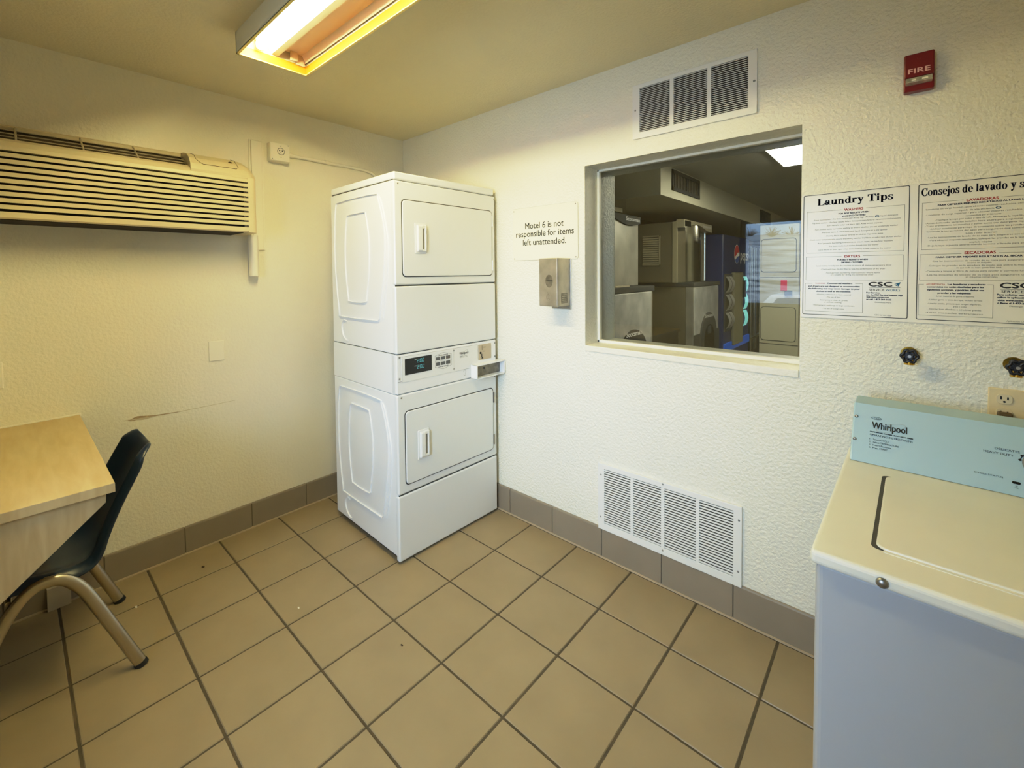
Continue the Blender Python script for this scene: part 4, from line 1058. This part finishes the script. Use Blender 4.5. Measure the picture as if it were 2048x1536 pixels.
def ice_maker(y0, y1, ztop, curved, lab):
    b = thing('ice_maker', lab, 'ice machine', (.5, (y0 + y1) / 2, 1.312)); c = (y0 + y1) / 2; hw = (y1 - y0) / 2; zt = ztop - 1.312
    MB().box(-.38, .37, -hw, hw, 0, zt - .02, 0, .008).build('cabinet', 'iceside', b)
    MB().box(.33, .384, -hw - .003, -hw + .02, 0, zt - .02, 0, .003).build('front_flange', 'icetan', b)
    if curved:
        m = MB(); m.box(-.02, .19, -hw - .008, -hw, .20, .215); m.box(-.02, .19, -hw - .008, -hw, .53, .545); m.box(.175, .19, -hw - .008, -hw, .20, .545)
        for q in range(12): m.prism([(-hw, .222 + q * .0255), (-hw - .008, .222 + q * .0255), (-hw - .001, .240 + q * .0255), (-hw, .240 + q * .0255)], lambda y, z: (-.02, y, z), lambda y, z: (.175, y, z))
        m.build('side_louvers', 'icetan', b)
    # front panel: flat or S-curved steel sheet
    n = 28; V = []; F = []
    for j in range(2):
        z = (0.004, zt - .01)[j]
        for k in range(n + 1):
            u = -1 + 2 * k / n
            x = .385 + (.045 * math.cos(u * PI * 1.05) + .03 * math.sin(u * 5 + .4) if curved else .012 * (1 - u * u)) * (1.15 if j == 0 else .9)
            if curved and abs(u) > .93: x = .385
            V.append((x, u * hw, z))
    for k in range(n): F.append((k, k + 1, n + 2 + k, n + 1 + k))
    MB().add(V, F, 0, True).build('front_panel', 'chromeice' if curved else 'icest', b)
    # dark wave-edged header
    top = [(u / 12 * 2 * hw - hw, zt - .062 - .03 * math.sin((u / 12) * PI * 2 + (PI if not curved else PI * .6))) for u in range(13)]
    poly = [(-hw, zt)] + top + [(hw, zt)]
    MB().prism(poly, lambda a, z: (.375, a, z), lambda a, z: (.46 if curved else .412, a, z), 0).build('header', 'icetrim' if not curved else 'iceheader', b)
    I = Ink(plane((.4606 if curved else .4126, 0, 0), (0, 1, 0), (0, 0, 1)))
    I.text('Scotsman', hw * .32, hw * .95, zt - .048, .032, 0, .001); I.build('lettering', 'whitelogo', b)
    if curved:
        I = Ink(plane((.4606, 0, 0), (0, 1, 0), (0, 0, 1))); I.rect(-hw + .03, -hw + .22, zt - .075, zt - .012); I.build('control_window', 'black', b)
        I = Ink(plane((.452, 0, 0), (0, 1, 0), (0, 0, 1))); I.text('Scotsman', -.05, .26, zt - .20, .035); I.text('ice systems', -.02, .28, zt - .245, .022); I.build('etched_lettering', 'greytext', b)
    else:
        m = MB().box(.398, .404, -hw + .02, -hw + .235, zt - .235, zt - .115); lb = m.build('notice_label', 'signw', b)
        I = Ink(plane((.4046, 0, 0), (0, 1, 0), (0, 0, 1))); I.text('Customers', -hw + .03, -hw + .19, zt - .165, .020, 0, .001); I.text('Please Keep Ice Clean', -hw + .03, -hw + .225, zt - .205, .017, 0, .001); I.build('label_text', 'ink', lb)
M['chromeice'] = mat('curved_bright_steel', (.72, .70, .60), .16, metal=1)
M['iceheader'] = mat('ice_header_tan', (.40, .36, .25), .4)
ice_bin(1.10, 2.02, 'nearer steel ice bin with arched opening behind the left of the window', True)
ice_bin(3.08, 4.02, 'farther steel ice bin with arched opening, between nearer bin and blue machine', False)
ice_maker(1.15, 2.03, 1.955, False, 'flat fronted ice maker standing on the nearer ice bin')
ice_maker(3.02, 3.99, 2.02, True, 'ice maker with curved shiny steel front standing on the farther bin')
tag(MB().box(1.01, 1.05, 1.27, 1.52, 1.313, 1.328, 0, .003).build('cardboard_strip', 'woodpale'), 'yellowish flat strip lying on the front edge of the nearer ice bin', 'strip')

# blue soda vending machine
vm = thing('vending_machine', 'tall dark blue soda vending machine in the row behind the glass', 'vending machine', (.55, 5.0, 0))
X = .45; ya, yb = -.66, .68
MB().box(-.4, X, ya, yb, .05, 1.93, 0, .015).build('cabinet', 'bluev', vm)
MB().box(-.36, X - .04, ya + .05, yb - .05, 0, .06).build('base', 'rubber', vm)
MB().box(X, X + .02, ya + .02, ya + .66, .62, 1.40, 0, .01).build('display_recess', 'icetrim', vm)
for q in range(3):
    for h in range(2):
        z0 = .66 + q * .245; y0 = ya + .05 + h * .15
        m = MB(); n = 10; V = []; F = []
        for k in range(n + 1):
            u = k / n; V += [(X + .02 + .045 * math.sin(PI * u), y0, z0 + .215 * u), (X + .02 + .045 * math.sin(PI * u), y0 + .13, z0 + .215 * u)]
        for k in range(n): F.append((2 * k, 2 * k + 1, 2 * k + 3, 2 * k + 2))
        m.add(V, F, 0, True); m.build('display_window', 'icest2', vm)
for q in range(3):
    z0 = .62 + q * .25
    m = MB(); n = 8; V = []; F = []
    for k in range(n + 1):
        u = k / n; V += [(X + .025 + .03 * math.sin(PI * u), .24, z0 + .235 * u), (X + .025 + .03 * math.sin(PI * u), .44, z0 + .235 * u)]
    for k in range(n): F.append((2 * k, 2 * k + 1, 2 * k + 3, 2 * k + 2))
    m.add(V, F, 0, True); m.build('lit_panel', 'cyan', vm)
MB().box(X, X + .05, -.30, .16, .40, 1.42, 0, .02, 3).build('center_column', 'khaki', vm)
MB().box(X + .02, X + .06, .10, .30, 1.05, 1.30, 0, .005).build('coin_panel', 'black', vm)
MB().box(X, X + .02, ya + .02, yb - .02, .34, .46, 0, .006).build('lower_band', 'bluev2', vm)
Pv = plane((X + .004, 0, 0), (0, 1, 0), (0, 0, 1))
I = Ink(Pv); gy, gz, gr = -.02, 1.68, .135
I.ring(gy, gz, gr, gr, gr, gr, 0, 360, 40); I.build('logo_disc', 'whitelogo', vm)
Pv2 = plane((X + .006, 0, 0), (0, 1, 0), (0, 0, 1))
I = Ink(Pv2); r2 = gr * .93
arc = [(gy + r2 * math.cos(math.radians(t)), gz + r2 * math.sin(math.radians(t))) for t in range(10, 201, 10)]
I.poly(arc + [(gy - .04, gz - .02), (gy + .03, gz + .02)]); I.build('logo_red', 'redlogo', vm)
I = Ink(Pv2)
arc = [(gy + r2 * math.cos(math.radians(t)), gz + r2 * math.sin(math.radians(t))) for t in range(222, 351, 8)]
I.poly(arc + [(gy + .03, gz - .035), (gy - .03, gz - .06)]); I.build('logo_blue', 'lightblue', vm)
I = Ink(Pv2); I.text('pepsi', .17, .62, 1.60, .15, 0, .006); I.build('lettering', 'whitelogo', vm)

# glass fronted snack machine beyond it
sn = thing('snack_machine', 'dark glass fronted snack machine with chrome uprights beyond the blue machine', 'vending machine', (.55, 6.5, 0))
MB().box(-.4, .43, -.75, .75, .05, 1.86, 0, .01).build('cabinet', 'snackdark', sn)
MB().box(-.36, .38, -.7, .7, 0, .06).build('base', 'rubber', sn)
for y in (-.70, -.46, -.36, .05, .64):
    MB().box(.43, .455, y, y + .045, .16, 1.82, 0, .006).build('upright', 'chromeice', sn)
MB().box(.43, .46, -.74, .74, .34, .38, 0, .006).build('lower_trim', 'chromeice', sn)
# beige stacked laundry machine deeper in that room
sm = thing('stacked_machine', 'beige stacked laundry machine at the right side of the window view', 'laundry machine', (1.755, 3.7, 0))
hw = .19
MB().box(-hw, hw, 0, .6, .02, 1.95, 0, .008).build('cabinet', 'beige2', sm)
MB().box(-hw + .02, hw - .02, .02, .58, 0, .03).build('base', 'rubber', sm)
for z0, z1 in ((1.425, 1.79), (.66, 1.03)):
    dd = MB().rplate(-hw + .02, hw - .03, z0, z1, .03, -.008, .002, 0, .003).build('door', 'beige2', sm)
    MB().rplate(-hw + .014, hw - .024, z0 - .006, z1 + .006, .034, -.002, .002).build('door_gap', 'gap', dd)
MB().box(-hw, hw, -.002, .001, 1.36, 1.366).box(-hw, hw, -.002, .001, .615, .622).build('panel_seam', 'gap', sm)
MB().box(.02, .08, -.006, 0, 1.22, 1.34).build('coin_slot_plate', 'redlogo', sm)
MB().box(.06, .13, -.02, 0, 1.16, 1.22, 0, .003).build('coin_box', 'icetrim', sm)
# ceiling lamp there
l2 = thing('ceiling_light', 'bright fluorescent lamp on the ceiling of the room behind the glass', 'ceiling light', (2.14, 2.5, H2))
MB().box(-.215, .215, -.40, .36, -.03, 0, 0, .004).build('housing', 'plasticw', l2)
MB().box(-.20, .20, -.385, .345, -.036, -.026, 0, .003).build('diffuser', 'light2', l2)

l3 = copy_tree(l2); l3.location = (3.5, 5.6, H2); l3['label'] = 'second lamp, out of view, added to brighten the room behind the glass'  # unseen extra lamp, added to brighten this room
# ------------------------------------------------------------------ outside, seen reflected in the glass
n = 40; V = []; Fq = []
for j in range(n + 1):
    for i in range(n + 1):
        x = -45 + 80 * i / n; y = -9.5 - 40 * (j / n)
        t = max(0, (-y - 11) / 24); h = -.45 + 5.2 * (1 - math.exp(-2.0 * t)) + .25 * math.sin(x * .35 + y * .2) * min(1, t * 3)
        V.append((x, y, h))
for j in range(n):
    for i in range(n): Fq.append((j * (n + 1) + i, (j + 1) * (n + 1) + i, (j + 1) * (n + 1) + i + 1, j * (n + 1) + i + 1))
MB().add(V, Fq, 0, True).build('ground', 'hill', kind='structure')
MB().box(-45, 35, -9.6, YB - .15, -.6, -.45).build('ground', 'asphalt', kind='structure')
def shrub(x, y, z, r, lab):
    m = MB()
    for k in range(46):
        a = random.random() * 2 * PI; e = .2 + random.random() * 1.2; L = r * (.6 + .6 * random.random())
        d = Vector((math.cos(a) * math.cos(e), math.sin(a) * math.cos(e), math.sin(e))) * L
        m.tube([(0, 0, -.1), d * .5 + Vector((0, 0, .05)), d], .022 * r, 0, 4)
    o = m.build('shrub', 'scrub'); o.location = (x, y, z); tag(o, lab, 'shrub', 'bare shrubs on the hillside')
for q in range(9):
    x = -9.6 + q * 1.7 + random.uniform(-.15, .15); y = -34 - random.uniform(0, 3)
    t = (-y - 11) / 24; z = -.45 + 5.2 * (1 - math.exp(-2.0 * t)) + .25 * math.sin(x * .35 + y * .2)
    shrub(x, y, z, random.uniform(.62, .72), 'bare grey shrub along the top of the hillside, reflected in the window')
ca = thing('parked_car', 'white parked car outside, reflected in the window', 'car', (2.2, -8.3, -.45))
body = [(-1.75, .25), (-1.78, .75), (-1.70, .95), (-1.30, 1.42), (.55, 1.45), (1.25, 1.0), (2.2, .88), (2.3, .6), (2.28, .25)]
MB().prism(body, lambda a, z: (a, -.85, z), lambda a, z: (a, .85, z), 0, .05).build('car_body', 'car', ca)
for pl in ([(-1.45, 1.0), (-1.18, 1.36), (-.55, 1.38), (-.55, 1.0)], [(-.42, 1.0), (-.42, 1.38), (.48, 1.38), (1.0, 1.0)]):
    MB().prism(pl, lambda a, z: (a, .845, z), lambda a, z: (a, .86, z)).build('side_window', 'carglass', ca)
for x in (-1.1, 1.45):
    MB().cyl((x, .65, .32), (x, .87, .32), .32, 0, 24).build('wheel', 'rubber', ca)

# ------------------------------------------------------------------ light
def area(name, loc, target, sx, sy, power, color):
    l = bpy.data.lights.new(name, 'AREA'); l.shape = 'RECTANGLE'; l.size = sx; l.size_y = sy; l.energy = power; l.color = color
    o = bpy.data.objects.new(name, l); col.objects.link(o); o.location = loc
    o.rotation_euler = (Vector(target) - Vector(loc)).to_track_quat('-Z', 'Y').to_euler(); return o
wd = area('window_daylight', (2.22, YB + .02, 1.52), (1.35, 0, .65),   .42, .9, 15, (.55, .74, 1.0))
wd.data.spread = math.radians(75)
sun = bpy.data.lights.new('sun', 'SUN'); sun.energy = 11; sun.angle = .01; sun.color = (1, .96, .9)
so = bpy.data.objects.new('sun', sun); col.objects.link(so); so.rotation_euler = Vector((-.35, -.8, -.62)).to_track_quat('-Z', 'Y').to_euler()
w = bpy.data.worlds.new('sky'); bpy.context.scene.world = w; w.use_nodes = True
bg = w.node_tree.nodes['Background']; bg.inputs['Color'].default_value = (.45, .68, 1, 1); bg.inputs['Strength'].default_value = 4.0

sc_ = bpy.context.scene
sc_.view_settings.view_transform = 'Standard'; sc_.view_settings.look = 'None'
vs = sc_.view_settings; vs.exposure = 0; vs.gamma = 1
vs.use_curve_mapping = True; cm = vs.curve_mapping      # soft highlight shoulder, as a phone camera gives
cm.use_clip = True; cm.white_level = (3, 3, 3); cv = cm.curves[3]
cv.points[0].location = (0, 0); cv.points[1].location = (1, 1)
for q in ((.05, .150), (.1333, .425), (.2333, .715), (.3333, .845), (.5333, .945)): cv.points.new(*q)
cm.update()
sc_.cycles.max_bounces = 10; sc_.cycles.diffuse_bounces = 6; sc_.cycles.glossy_bounces = 4; sc_.cycles.transparent_max_bounces = 12
sc_.cycles.use_denoising = True; sc_.cycles.sample_clamp_indirect = 8
sc_.cycles.caustics_reflective = False; sc_.cycles.caustics_refractive = False
